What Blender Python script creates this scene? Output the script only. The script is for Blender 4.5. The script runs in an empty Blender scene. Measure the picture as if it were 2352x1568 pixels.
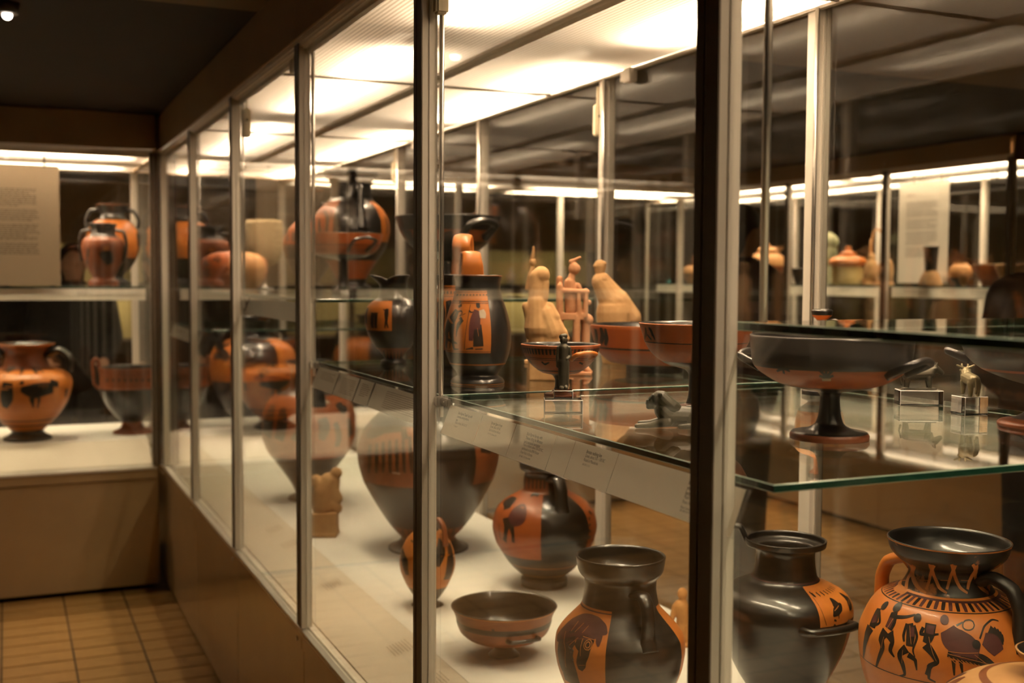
import bpy, bmesh, math, random
from mathutils import Vector, Matrix
random.seed(7)
sc = bpy.context.scene
COL = sc.collection
# ------------------------------------------------------------------ camera
cam_d = bpy.data.cameras.new('camera')
cam = bpy.data.objects.new('camera', cam_d)
COL.objects.link(cam)
cam_d.sensor_width = 36.0
cam_d.lens = 39.8
R = Matrix(((0.9127, 0.0172, -0.4083), (-0.4086, 0.0526, -0.9112), (0.0057, 0.9985, 0.0550)))
xa = R.col[0].normalized(); za = (R.col[2] - xa * xa.dot(R.col[2])).normalized(); ya = za.cross(xa)
R = Matrix((xa, ya, za)).transposed()
cam.matrix_world = Matrix.Translation((0, 0, 1.5)) @ R.to_4x4()
cam_d.clip_start = 0.02
cam_d.dof.use_dof = True
cam_d.dof.focus_distance = 1.75
cam_d.dof.aperture_fstop = 4.5
sc.camera = cam
CAMP = Vector((0, 0, 1.5))
# ------------------------------------------------------------------ world, exposure
w = bpy.data.worlds.new('world'); sc.world = w; w.use_nodes = True
w.node_tree.nodes['Background'].inputs[0].default_value = (1.0, 0.72, 0.45, 1)
w.node_tree.nodes['Background'].inputs[1].default_value = 0.075
sc.view_settings.view_transform = 'Standard'
sc.view_settings.look = 'None'
sc.view_settings.exposure = 0.75
sc.view_settings.gamma = 1.0
sc.view_settings.use_curve_mapping = False
sc.cycles.transparent_max_bounces = 40
sc.cycles.adaptive_threshold = 0.014
sc.cycles.max_bounces = 9
sc.cycles.diffuse_bounces = 4
sc.cycles.glossy_bounces = 5
sc.cycles.transmission_bounces = 8
sc.cycles.sample_clamp_indirect = 4.0
sc.cycles.caustics_reflective = False
sc.cycles.caustics_refractive = False
WARM = (1.0, 0.75, 0.49)          # colour of the fluorescent tubes
TUBE = 190.0                       # radiance of the tubes in the cases
DOWN = 5.0                       # radiance of the small ceiling spot lamps

# ------------------------------------------------------------------ materials
MATS = {}
def nm(name):
    m = bpy.data.materials.new(name); m.use_nodes = True; MATS[name] = m
    nt = m.node_tree; nt.nodes.clear()
    out = nt.nodes.new('ShaderNodeOutputMaterial')
    return m, nt, out
def N(nt, t, **kw):
    n = nt.nodes.new(t)
    for k, v in kw.items():
        if k.startswith('i_'):
            n.inputs[k[2:].replace('_', ' ')].default_value = v
        elif k.startswith('n_'):
            n.inputs[int(k[2:])].default_value = v
        else:
            setattr(n, k, v)
    return n
def c4(c): return (c[0], c[1], c[2], 1)
def pmat(name, col, rough=0.5, metal=0.0, col2=None, scale=8.0, detail=6.0, bump=0.0, bscale=None, spec=0.5, lo=0.35, hi=0.65, rvar=0.0, stretch=None, coat=0.0):
    m, nt, out = nm(name)
    b = N(nt, 'ShaderNodeBsdfPrincipled')
    b.inputs['Base Color'].default_value = c4(col)
    b.inputs['Roughness'].default_value = rough
    b.inputs['Metallic'].default_value = metal
    b.inputs['Specular IOR Level'].default_value = spec
    b.inputs['Coat Weight'].default_value = coat
    b.inputs['Coat Roughness'].default_value = 0.12
    nt.links.new(b.outputs[0], out.inputs[0])
    tc = N(nt, 'ShaderNodeTexCoord')
    src = tc.outputs['Object']
    if stretch:
        mp = N(nt, 'ShaderNodeMapping'); mp.inputs['Scale'].default_value = stretch
        nt.links.new(src, mp.inputs[0]); src = mp.outputs[0]
    if col2 or rvar:
        no = N(nt, 'ShaderNodeTexNoise', i_Scale=scale, i_Detail=detail, i_Roughness=0.62)
        nt.links.new(src, no.inputs['Vector'])
        mr = N(nt, 'ShaderNodeMapRange'); mr.inputs[1].default_value = lo; mr.inputs[2].default_value = hi
        nt.links.new(no.outputs[0], mr.inputs[0])
        if col2:
            mx = N(nt, 'ShaderNodeMix', data_type='RGBA'); mx.inputs[6].default_value = c4(col); mx.inputs[7].default_value = c4(col2)
            nt.links.new(mr.outputs[0], mx.inputs[0]); nt.links.new(mx.outputs[2], b.inputs['Base Color'])
        if rvar:
            m2 = N(nt, 'ShaderNodeMapRange'); m2.inputs[3].default_value = max(.03, rough - rvar); m2.inputs[4].default_value = rough + rvar
            nt.links.new(no.outputs[0], m2.inputs[0]); nt.links.new(m2.outputs[0], b.inputs['Roughness'])
    if bump:
        nb = N(nt, 'ShaderNodeTexNoise', i_Scale=bscale or scale * 4, i_Detail=4.0)
        nt.links.new(src, nb.inputs['Vector'])
        bp = N(nt, 'ShaderNodeBump', i_Strength=bump, i_Distance=0.002)
        nt.links.new(nb.outputs[0], bp.inputs['Height']); nt.links.new(bp.outputs[0], b.inputs['Normal'])
    return m
def emat(name, col, strength):
    m, nt, out = nm(name)
    e = N(nt, 'ShaderNodeEmission'); e.inputs[0].default_value = c4(col); e.inputs[1].default_value = strength
    nt.links.new(e.outputs[0], out.inputs[0]); return m
def glassmat(name, tint, rough=0.0, ior=1.5, haze=0.0):
    # thin clear glass: each face lets light straight through and mirrors by Fresnel
    m, nt, out = nm(name)
    geo = N(nt, 'ShaderNodeNewGeometry')
    io = N(nt, 'ShaderNodeMix', data_type='FLOAT'); io.inputs[2].default_value = ior; io.inputs[3].default_value = 1.0 / ior
    nt.links.new(geo.outputs['Backfacing'], io.inputs[0])
    fr = N(nt, 'ShaderNodeFresnel'); nt.links.new(io.outputs[0], fr.inputs[0])
    tr = N(nt, 'ShaderNodeBsdfTransparent'); tr.inputs[0].default_value = c4(tint)
    gl = N(nt, 'ShaderNodeBsdfGlossy'); gl.inputs[0].default_value = (1, 1, 1, 1); gl.inputs['Roughness'].default_value = rough
    mx = N(nt, 'ShaderNodeMixShader'); nt.links.new(fr.outputs[0], mx.inputs[0])
    if haze:
        df = N(nt, 'ShaderNodeBsdfDiffuse'); df.inputs[0].default_value = (.8, .8, .8, 1)
        m2 = N(nt, 'ShaderNodeMixShader'); m2.inputs[0].default_value = haze
        nt.links.new(tr.outputs[0], m2.inputs[1]); nt.links.new(df.outputs[0], m2.inputs[2]); nt.links.new(m2.outputs[0], mx.inputs[1])
    else:
        nt.links.new(tr.outputs[0], mx.inputs[1])
    nt.links.new(gl.outputs[0], mx.inputs[2])
    nt.links.new(mx.outputs[0], out.inputs[0]); return m
def louvremat(name):
    # prismatic eggcrate sheet: opaque-white to a grazing look, open to light falling straight down
    m, nt, out = nm(name)
    tc = N(nt, 'ShaderNodeTexCoord')
    w1 = N(nt, 'ShaderNodeTexWave', wave_type='BANDS', bands_direction='X', i_Scale=26.0, i_Distortion=0.0)
    w2 = N(nt, 'ShaderNodeTexWave', wave_type='BANDS', bands_direction='Y', i_Scale=26.0, i_Distortion=0.0)
    nt.links.new(tc.outputs['Object'], w1.inputs[0]); nt.links.new(tc.outputs['Object'], w2.inputs[0])
    mul = N(nt, 'ShaderNodeMath', operation='MULTIPLY_ADD'); mul.inputs[1].default_value = 0.7
    h = N(nt, 'ShaderNodeMath', operation='MULTIPLY'); h.inputs[1].default_value = 0.3
    nt.links.new(w2.outputs['Fac'], h.inputs[0])
    nt.links.new(w1.outputs['Fac'], mul.inputs[0]); nt.links.new(h.outputs[0], mul.inputs[2])
    mx = N(nt, 'ShaderNodeMix', data_type='RGBA'); mx.inputs[6].default_value = (.14, .135, .13, 1); mx.inputs[7].default_value = (.44, .43, .42, 1)
    nt.links.new(mul.outputs[0], mx.inputs[0])
    tl = N(nt, 'ShaderNodeBsdfTranslucent'); nt.links.new(mx.outputs[2], tl.inputs[0])
    df = N(nt, 'ShaderNodeBsdfDiffuse'); nt.links.new(mx.outputs[2], df.inputs[0])
    a = N(nt, 'ShaderNodeMixShader'); a.inputs[0].default_value = 0.25
    nt.links.new(tl.outputs[0], a.inputs[1]); nt.links.new(df.outputs[0], a.inputs[2])
    lw = N(nt, 'ShaderNodeLayerWeight'); lw.inputs[0].default_value = 0.5
    inv = N(nt, 'ShaderNodeMath', operation='SUBTRACT'); inv.inputs[0].default_value = 1.0; nt.links.new(lw.outputs['Facing'], inv.inputs[1])
    pw = N(nt, 'ShaderNodeMath', operation='POWER'); pw.inputs[1].default_value = 4.0; nt.links.new(inv.outputs[0], pw.inputs[0])
    sl = N(nt, 'ShaderNodeMath', operation='MULTIPLY'); sl.inputs[1].default_value = 0.85; nt.links.new(pw.outputs[0], sl.inputs[0])
    tr = N(nt, 'ShaderNodeBsdfTransparent')
    f = N(nt, 'ShaderNodeMixShader'); nt.links.new(sl.outputs[0], f.inputs[0])
    nt.links.new(a.outputs[0], f.inputs[1]); nt.links.new(tr.outputs[0], f.inputs[2])
    nt.links.new(f.outputs[0], out.inputs[0]); return m

glassmat('pane_glass', (.985, .99, .98))
glassmat('shelf_glass', (.93, .965, .94))
glassmat('clear_acrylic', (.95, .95, .96), rough=.02, haze=.03)
m_, nt_, out_ = nm('solid_acrylic')
g_ = N(nt_, 'ShaderNodeBsdfGlass'); g_.inputs['Roughness'].default_value = 0.0; g_.inputs['IOR'].default_value = 1.46; g_.inputs[0].default_value = (.98, .98, 1, 1)
nt_.links.new(g_.outputs[0], out_.inputs[0])
pmat('glass_edge', (.006, .028, .018), rough=.12, col2=(.009, .042, .027), scale=30)
pmat('glass_bevel_glint', (.28, .36, .30), rough=.15, col2=(.22, .30, .25), scale=30)  # bright lines of caught light painted onto the thin shelf bevels
pmat('acrylic_edge_glint', (.75, .72, .72), rough=.2)  # whitish bevels on clear blocks, edge glints put into the colour
louvremat('louvre_sheet')
emat('tube_light', WARM, TUBE)
emat('wall_tube_light', (1.0, .80, .52), 32.0)
emat('spot_light', (1.0, .86, .72), DOWN)
pmat('alu', (.80, .74, .66), rough=.42, metal=.10, col2=(.74, .68, .60), scale=3, bump=.03, bscale=200, stretch=(8, 8, .4))
pmat('alu_dark', (.10, .075, .05), rough=.5, col2=(.08, .06, .04), scale=20)
pmat('steel', (.55, .52, .48), rough=.28, metal=.9)
pmat('cap_bronze', (.10, .066, .038), rough=.45, col2=(.085, .055, .032), scale=20)
pmat('case_paint', (.50, .365, .21), rough=.14, col2=(.47, .34, .195), scale=5, bump=.02, bscale=300)
pmat('header_paint', (.30, .20, .11), rough=.6, col2=(.27, .18, .10), scale=6)
pmat('black_recess', (.006, .005, .004), rough=.8)
pmat('deck_white', (.80, .77, .72), rough=.6, col2=(.76, .73, .68), scale=7, bump=.02, bscale=250)
def papermat(name, col, tl):
    m, nt, out = nm(name)
    a = N(nt, 'ShaderNodeBsdfDiffuse'); b = N(nt, 'ShaderNodeBsdfTranslucent'); x = N(nt, 'ShaderNodeMixShader'); x.inputs[0].default_value = tl
    tc = N(nt, 'ShaderNodeTexCoord'); no = N(nt, 'ShaderNodeTexNoise', i_Scale=60.0); nt.links.new(tc.outputs['Object'], no.inputs['Vector'])
    mx = N(nt, 'ShaderNodeMix', data_type='RGBA'); mx.inputs[6].default_value = c4(col); mx.inputs[7].default_value = c4([q * .94 for q in col]); nt.links.new(no.outputs[0], mx.inputs[0])
    for s in (a, b): nt.links.new(mx.outputs[2], s.inputs[0])
    nt.links.new(a.outputs[0], x.inputs[1]); nt.links.new(b.outputs[0], x.inputs[2]); nt.links.new(x.outputs[0], out.inputs[0])
papermat('card', (.98, .92, .82), .85)
papermat('panel_card_shaded', (.62, .50, .36), .20)  # backlit aisle-end board: its dimness is put into the card colour
papermat('panel_card_lit', (.92, .86, .76), .62)  # same kind of board, its brighter light put into colour and translucency
pmat('board_paper', (.86, .80, .70), rough=.7, col2=(.83, .77, .67), scale=5)
pmat('label_board', (.70, .62, .52), rough=.65, col2=(.67, .59, .49), scale=6)
pmat('ink', (.05, .035, .025), rough=.8)
pmat('ink_soft', (.30, .22, .15), rough=.8)
pmat('reflector', (.16, .14, .12), rough=.7)
pmat('plastic_cream', (.80, .70, .50), rough=.4)
pmat('tile', (.40, .225, .075), rough=.38, col2=(.32, .175, .058), scale=9, detail=8, bump=.12, bscale=45, rvar=.08)
pmat('grout', (.055, .036, .02), rough=.9, col2=(.04, .027, .015), scale=40)
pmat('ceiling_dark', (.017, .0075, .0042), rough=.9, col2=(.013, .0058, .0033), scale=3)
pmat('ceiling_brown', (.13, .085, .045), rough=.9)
pmat('wall_brown', (.10, .070, .045), rough=.9, col2=(.08, .055, .035), scale=2)
pmat('panel_yellow', (.62, .50, .22), rough=.8, col2=(.56, .45, .19), scale=2)
# pottery
pmat('black_glaze', (.0085, .0072, .0062), rough=.34, col2=(.032, .023, .016), scale=9, detail=8, lo=.5, hi=.85, bump=.06, bscale=60, rvar=.12, coat=.5)
pmat('worn_glaze', (.014, .011, .009), rough=.34, col2=(.30, .11, .035), scale=16, detail=9, lo=.585, hi=.63, bump=.08, bscale=60, rvar=.12)
pmat('clay_orange', (.58, .195, .034), rough=.38, col2=(.47, .135, .022), scale=10, detail=8, bump=.05, bscale=90, rvar=.08, coat=.12)
pmat('clay_red', (.39, .095, .020), rough=.38, col2=(.28, .062, .013), scale=10, detail=8, bump=.05, bscale=90, rvar=.08, coat=.12)
pmat('clay_deep', (.26, .075, .022), rough=.42, col2=(.16, .042, .014), scale=12, detail=8, bump=.05, bscale=90)
pmat('clay_pale', (.58, .30, .12), rough=.55, col2=(.48, .23, .08), scale=14, detail=8, bump=.08, bscale=90)
pmat('paint_black', (.014, .011, .009), rough=.33, col2=(.040, .026, .016), scale=30, lo=.5, hi=.8)
pmat('paint_purple', (.085, .022, .020), rough=.45, col2=(.06, .016, .016), scale=40)
pmat('paint_white', (.62, .52, .40), rough=.6, col2=(.5, .4, .3), scale=60)
pmat('paint_orange', (.46, .16, .035), rough=.5)
pmat('stone_green', (.20, .22, .12), rough=.9, col2=(.30, .30, .18), scale=20, bump=.4, bscale=60)
pmat('stone', (.42, .33, .19), rough=.95, col2=(.33, .25, .14), scale=60, detail=8, bump=.5, bscale=140)
pmat('terracotta_cream', (.60, .37, .17), rough=.85, col2=(.44, .24, .10), scale=22, detail=9, bump=.25, bscale=120)
pmat('terracotta_pink', (.56, .29, .15), rough=.85, col2=(.38, .17, .08), scale=24, detail=9, bump=.25, bscale=120)
pmat('terracotta_orange', (.62, .31, .10), rough=.8, col2=(.50, .22, .07), scale=30, detail=8, bump=.2, bscale=120)
pmat('terracotta_brown', (.38, .19, .075), rough=.85, col2=(.52, .32, .15), scale=18, detail=9, bump=.3, bscale=90)
pmat('bronze', (.042, .038, .020), rough=.38, spec=.35, col2=(.020, .019, .010), scale=35, detail=8, bump=.25, bscale=160, rvar=.1)
pmat('bronze_light', (.34, .29, .17), rough=.45, metal=.5, col2=(.24, .20, .11), scale=40, detail=8, bump=.2, bscale=160)
pmat('bronze_dark', (.045, .040, .028), rough=.45, metal=.4, col2=(.08, .07, .045), scale=35, detail=8, bump=.2, bscale=160)
pmat('faience', (.10, .42, .45), rough=.4)
pmat('cloth_black', (.010, .009, .009), rough=.9, col2=(.016, .014, .013), scale=20)
pmat('cloth_brown', (.085, .048, .032), rough=.9, col2=(.065, .036, .024), scale=20)
pmat('cloth_plum', (.060, .035, .040), rough=.9, col2=(.045, .026, .03), scale=20)
pmat('cloth_denim', (.03, .035, .05), rough=.9)
pmat('skin', (.45, .26, .17), rough=.55)
pmat('hair', (.015, .011, .009), rough=.6)

# ------------------------------------------------------------------ object helpers
def mesh_obj(name, bm, mats, parent=None, smooth=False):
    me = bpy.data.meshes.new(name)
    bm.normal_update(); bm.to_mesh(me); bm.free()
    if isinstance(mats, str): mats = [mats]
    for k in mats: me.materials.append(MATS[k])
    if smooth:
        for p in me.polygons: p.use_smooth = True
    o = bpy.data.objects.new(name, me); COL.objects.link(o)
    if parent: o.parent = parent
    return o
def tag(o, label, cat, group=None):
    o['label'] = label; o['category'] = cat
    if group: o['group'] = group
    return o
def thing(name, label, cat, loc=(0, 0, 0), rz=0.0, group=None):
    o = bpy.data.objects.new(name, None); COL.objects.link(o)
    o.empty_display_size = .05
    o.location = loc; o.rotation_euler = (0, 0, rz)
    return tag(o, label, cat, group)
def struct(o):
    o['kind'] = 'structure'; return o
def bx(bm, a, b, mi=0, bev=0.0):
    x0, x1 = sorted((a[0], b[0])); y0, y1 = sorted((a[1], b[1])); z0, z1 = sorted((a[2], b[2]))
    vs = [bm.verts.new(p) for p in ((x0, y0, z0), (x1, y0, z0), (x1, y1, z0), (x0, y1, z0), (x0, y0, z1), (x1, y0, z1), (x1, y1, z1), (x0, y1, z1))]
    fs = [bm.faces.new([vs[i] for i in q]) for q in ((3, 2, 1, 0), (4, 5, 6, 7), (0, 1, 5, 4), (1, 2, 6, 5), (2, 3, 7, 6), (3, 0, 4, 7))]
    for f in fs: f.material_index = mi
    if bev:
        es = set(e for f in fs for e in f.edges)
        bmesh.ops.bevel(bm, geom=list(es), offset=bev, segments=2, affect='EDGES', clamp_overlap=True)
    return fs
def box(name, a, b, m, parent=None, bev=0.0):
    bm = bmesh.new(); bx(bm, a, b, 0, bev); return mesh_obj(name, bm, m, parent)
def cyl(bm, p0, p1, r0, r1=None, n=16, mi=0, cap=True):
    p0 = Vector(p0); p1 = Vector(p1); r1 = r0 if r1 is None else r1
    t = (p1 - p0).normalized(); s = t.orthogonal().normalized(); u = t.cross(s)
    A = []; B = []
    for i in range(n):
        a = 2 * math.pi * i / n; d = s * math.cos(a) + u * math.sin(a)
        A.append(bm.verts.new(p0 + d * r0)); B.append(bm.verts.new(p1 + d * r1))
    for i in range(n):
        f = bm.faces.new((A[i], A[(i + 1) % n], B[(i + 1) % n], B[i])); f.smooth = True; f.material_index = mi
    if cap:
        bm.faces.new(A[::-1]).material_index = mi; bm.faces.new(B).material_index = mi
def rod(name, p0, p1, r, m, parent=None, n=12):
    bm = bmesh.new(); cyl(bm, p0, p1, r, n=n); return mesh_obj(name, bm, m, parent)
def extrude_y(name, prof, y0, y1, m, parent=None, mi=None):
    # closed profile of (x, z) pushed along Y
    bm = bmesh.new()
    A = [bm.verts.new((x, y0, z)) for x, z in prof]; B = [bm.verts.new((x, y1, z)) for x, z in prof]
    n = len(prof)
    for i in range(n): bm.faces.new((A[i], A[(i + 1) % n], B[(i + 1) % n], B[i]))
    bm.faces.new(A[::-1]); bm.faces.new(B)
    bmesh.ops.recalc_face_normals(bm, faces=bm.faces)
    return mesh_obj(name, bm, m, parent)
def extrude_z(name, prof, z0, z1, m, parent=None):
    bm = bmesh.new()
    A = [bm.verts.new((x, y, z0)) for x, y in prof]; B = [bm.verts.new((x, y, z1)) for x, y in prof]
    n = len(prof)
    for i in range(n): bm.faces.new((A[i], A[(i + 1) % n], B[(i + 1) % n], B[i]))
    bm.faces.new(A[::-1]); bm.faces.new(B)
    bmesh.ops.recalc_face_normals(bm, faces=bm.faces)
    return mesh_obj(name, bm, m, parent)
def copy_obj(o, parent=None, **kw):
    c = o.copy(); COL.objects.link(c); c.parent = parent if parent else o.parent
    for k, v in kw.items(): setattr(c, k, v)
    return c
# ------------------------------------------------------------------ room shell
ZC = 2.27
struct(box('wall_far', (-3.3, 10.2, 0), (7.6, 10.3, ZC), 'wall_brown'))
struct(box('wall_left', (-3.4, -2.6, 0), (-3.3, 10.3, ZC), 'wall_brown'))
struct(box('wall_right', (7.6, -2.6, 0), (7.7, 10.3, ZC), 'wall_brown'))
struct(box('wall_near', (-3.3, -2.7, 0), (7.6, -2.6, ZC), 'wall_brown'))
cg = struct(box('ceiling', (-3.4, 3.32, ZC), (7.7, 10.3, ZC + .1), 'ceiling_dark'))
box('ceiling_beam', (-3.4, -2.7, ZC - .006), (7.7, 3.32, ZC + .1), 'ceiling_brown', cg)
# floor: bedding plus laid tiles 262 x 131 mm
fl = struct(box('floor', (-3.4, -2.7, -.05), (7.7, 10.3, -.004), 'grout'))
TX, TY, GX, GY = .262, .131, -.036, 5.473
tile_me = None
bm = bmesh.new(); bx(bm, (.0035, .0035, -.02), (TX - .0035, TY - .0035, 0), 0, .0015)
t0 = mesh_obj('floor_tile', bm, 'tile', fl); tile_me = t0.data
spots = []
for i in range(-12, 28):
    for j in range(-36, 62):
        x = GX + i * TX; y = GY - j * TY - TY
        spots.append((x, y))
def seen(x, y):
    if -0.30 < x + .13 < .67 and 3.95 < y < 5.62: return 0
    if 1.62 < x + .13 < 4.7 and 1.9 < y < 6.5 and (x - 1.5) * .9 < y + .6: return 1
    return 9
near = [s for s in spots if seen(*s) == 0]
mid = [s for s in spots if seen(*s) == 1]
mid.sort(key=lambda s: s[0] * .2 + s[1])
near_set = near + mid[:max(0, 296 - len(near))]
rest = [s for s in spots if s not in set(near_set) and -3.3 < s[0] < 7.4 and -2.6 < s[1] < 10.1]
for k, (x, y) in enumerate(near_set):
    o = t0 if k == 0 else copy_obj(t0)
    o.location = (x, y, random.uniform(-.0006, .0003))
bm = bmesh.new()
for (x, y) in rest:
    vs = [bm.verts.new(p) for p in ((x + .0025, y + .0025, -.0004), (x + TX - .0025, y + .0025, -.0004), (x + TX - .0025, y + TY - .0025, -.0004), (x + .0025, y + TY - .0025, -.0004))]
    bm.faces.new(vs)
ft = mesh_obj('floor_tiles_beyond', bm, 'tile', fl); ft['kind'] = 'stuff'

# ------------------------------------------------------------------ display cases
def post_prof(cx, cy, s=1):
    # aluminium mullion: front cap with a groove, stepped web behind the glass
    P = [(-.007, -.021), (-.007, .004), (-.0045, .004), (-.0045, .0065), (-.007, .0065), (-.007, .021), (.003, .021), (.003, .0185), (.006, .0185), (.006, .021), (.011, .021), (.011, .018), (.022, .018), (.022, -.018), (.011, -.018), (.011, -.021), (.006, -.021), (.006, -.0185), (.003, -.0185), (.003, -.021)]
    return [(cx + s * x, cy + y) for x, y in P]
def case(name, label, loc, rz, s0, s1, posts, depth, deckz, tubes, joints, group=None, skip_front=(), boards=True, endglass=(True, True), header=True, slope=.16, tube_x=(.27, .84), dz=0.0):
    c = thing(name, label, 'display case', loc, rz, group)
    D = depth
    ps = sorted(p for p in posts if s0 - .01 <= p <= s1 + .01)
    bays = list(zip(ps[:-1], ps[1:]))
    # plinth and painted base
    box('plinth', (.05, s0 + .03, 0), (D - .05, s1 - .03, .56), 'black_recess', c)
    for (a, b) in bays:
        for side in (0, 1):
            x0, x1 = ((.004, .022) if side == 0 else (D - .022, D - .004))
            box('base_panel', (x0, a + .001, .024), (x1, b - .001, .533), 'case_paint', c, .001)
            box('base_band', ((-.002 if side == 0 else D - .024), a + .0008, .537), ((.024 if side == 0 else D + .002), b - .0008, .580), 'case_paint', c, .001)
            if header:
                bm = bmesh.new(); bx(bm, ((-.012 if side == 0 else D - .010), a + .001, (2.100 + dz)), ((.010 if side == 0 else D + .012), b - .001, 2.262), 0, .0008)
                mesh_obj('header_panel', bm, 'header_paint', c)
    for s in ps[1:-1]:
        bm = bmesh.new(); cyl(bm, (-.004, s + .05, .552), (-.001, s + .05, .552), .006, n=10)
        mesh_obj('lock_screw', bm, 'steel', c)
    for side in (0, 1):
        m = (lambda P: P) if side == 0 else (lambda P: [(D - x, z) for x, z in P])
        extrude_y('sill_rail', m([(-.006, .581), (-.006, .592), (.004, .598), (.006, .594), (.011, .594), (.012, .600), (.030, .600), (.030, .581)]), s0, s1, 'alu', c)
        extrude_y('top_rail', m([(-.006, (2.099 + dz)), (-.006, (2.086 + dz)), (-.003, (2.086 + dz)), (-.003, (2.079 + dz)), (.004, (2.079 + dz)), (.004, (2.074 + dz)), (.012, (2.074 + dz)), (.012, (2.064 + dz)), (.026, (2.064 + dz)), (.026, (2.099 + dz))]), s0, s1, 'alu', c)
        for s in ps:
            if side == 0 and any(abs(s - q) < .02 for q in skip_front): continue
            extrude_z('mullion', post_prof(0 if side == 0 else D, s, 1 if side == 0 else -1), .598, (2.08 + dz), 'alu', c)
            box('mullion_cap', ((-.0092 if side == 0 else D + .0072), s - .021, .60), ((-.0072 if side == 0 else D + .0092), s + .0035, 2.086 + dz), 'cap_bronze', c)
            box('mullion_cap', ((-.0092 if side == 0 else D + .0072), s + .007, .60), ((-.0072 if side == 0 else D + .0092), s + .021, 2.086 + dz), 'cap_bronze', c)
        for (a, b) in bays:
            if side == 0 and any(a - .02 < q < b - .02 for q in skip_front): continue
            x = .0045 if side == 0 else D - .0105
            box('glass_pane', (x, a + .019, .597), (x + .006, b - .019, (2.078 + dz)), 'pane_glass', c)
    for k, s in enumerate((s0, s1)):
        if endglass[k]:
            box('glass_pane', (.024, s - .003, .60), (D - .024, s + .003, (2.07 + dz)), 'pane_glass', c)
        box('end_panel', (.024, s - .008, .024), (D - .024, s + .008, .60), 'case_paint', c)
        box('end_header', (-.008, s - .008, (2.064 + dz)), (D + .008, s + .008, 2.262), 'header_paint', c)
    # deck with sloping label board along both glazed sides
    box('deck', (.03 + slope, s0 + .02, deckz - .05), (D - .025, s1 - .02, deckz), 'deck_white', c)
    extrude_y('label_board', [(.032, .596), (.032, .603), (.03 + slope, deckz - .001), (.03 + slope, deckz - .02), (.06, .596)], s0 + .02, s1 - .02, 'label_board' if boards else 'deck_white', c)
    # lighting plenum: louvre sheets, runners, reflectors, tubes
    mid = D / 2
    js = [s0 + .01] + sorted(j for j in joints if s0 + .05 < j < s1 - .05) + [s1 - .01]
    for a, b in zip(js[:-1], js[1:]):
        for (x0, x1) in ((.028, mid - .012), (mid + .012, D - .028)):
            bm = bmesh.new()
            vs = [bm.verts.new(p) for p in ((x0, a + .002, (2.072 + dz)), (x1, a + .002, (2.072 + dz)), (x1, b - .002, (2.072 + dz)), (x0, b - .002, (2.072 + dz)))]
            bm.faces.new(vs)
            mesh_obj('louvre_panel', bm, 'louvre_sheet', c)
        if b < s1 - .05:
            box('cross_bar', (.026, b - .004, (2.066 + dz)), (D - .026, b + .004, (2.082 + dz)), 'alu_dark', c)
    extrude_y('ceiling_runner', [(mid - .022, (2.064 + dz)), (mid - .010, (2.064 + dz)), (mid - .008, (2.060 + dz)), (mid + .008, (2.060 + dz)), (mid + .010, (2.064 + dz)), (mid + .022, (2.064 + dz)), (mid + .022, (2.074 + dz)), (mid - .022, (2.074 + dz))], s0 + .01, s1 - .01, 'alu', c)
    box('reflector', (.014, s0 + .01, 2.225), (D - .014, s1 - .01, 2.235), 'reflector', c)
    for (cs, ln) in tubes:
        a, b = max(s0 + .03, cs - ln / 2), min(s1 - .03, cs + ln / 2)
        if b - a < .15: continue
        for x in (D * tube_x[0], D * tube_x[1]):
            t = rod('light_tube', (x, a, (2.115 + dz)), (x, b, (2.115 + dz)), .013, 'tube_light', c, n=10)
            box('lamp_holder', (x - .02, a - .012, (2.11 + dz)), (x + .02, a, 2.225), 'reflector', t)
            box('lamp_holder', (x - .02, b, (2.11 + dz)), (x + .02, b + .012, 2.225), 'reflector', t)
    return c
FX = .69; BXX = 1.58
P_main = [6.54 - .92 * k for k in range(9)]
main = case('display_case', 'long glazed display case of Greek black-figure vases beside the tiled aisle', (FX, 0, 0), 0, -.82, 6.54, P_main, BXX - FX, .65,
            [(3.32 + 1.52 * k, 1.2) for k in range(-3, 3)], [3.19 + 1.33 * k for k in range(-3, 3)])
farc = case('display_case', 'glazed case with hanging text panel closing the end of the tiled aisle', (0, 5.62, 0), math.pi / 2, -.655, 2.42, [-.655, .23, 1.15, 2.07, 2.42], .90, .705,
            [(.05, 1.2), (1.57, 1.2)], [.62, 1.95], tube_x=(.2, .84))
sec = case('display_case', 'glazed case of small pale pots across the second aisle with hanging text panel', (4.78, 0, 0), 0, 4.32, 8.02, [4.34 + .92 * k for k in range(5)], .80, .65,
           [(5.0 + 1.52 * k, 1.35) for k in range(-1, 3)], [4.2, 5.5, 6.9], tube_x=(.17, .80), dz=.065)
endc = case('display_case', 'narrow glazed case across the far end of the second aisle', (0, 6.62, 0), math.pi / 2, -4.6, -1.62, [-4.6, -3.6, -2.6, -1.62], .6, .65,
            [(-2.3, 1.2), (-3.8, 1.2)], [-3.1], dz=.025)
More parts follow.
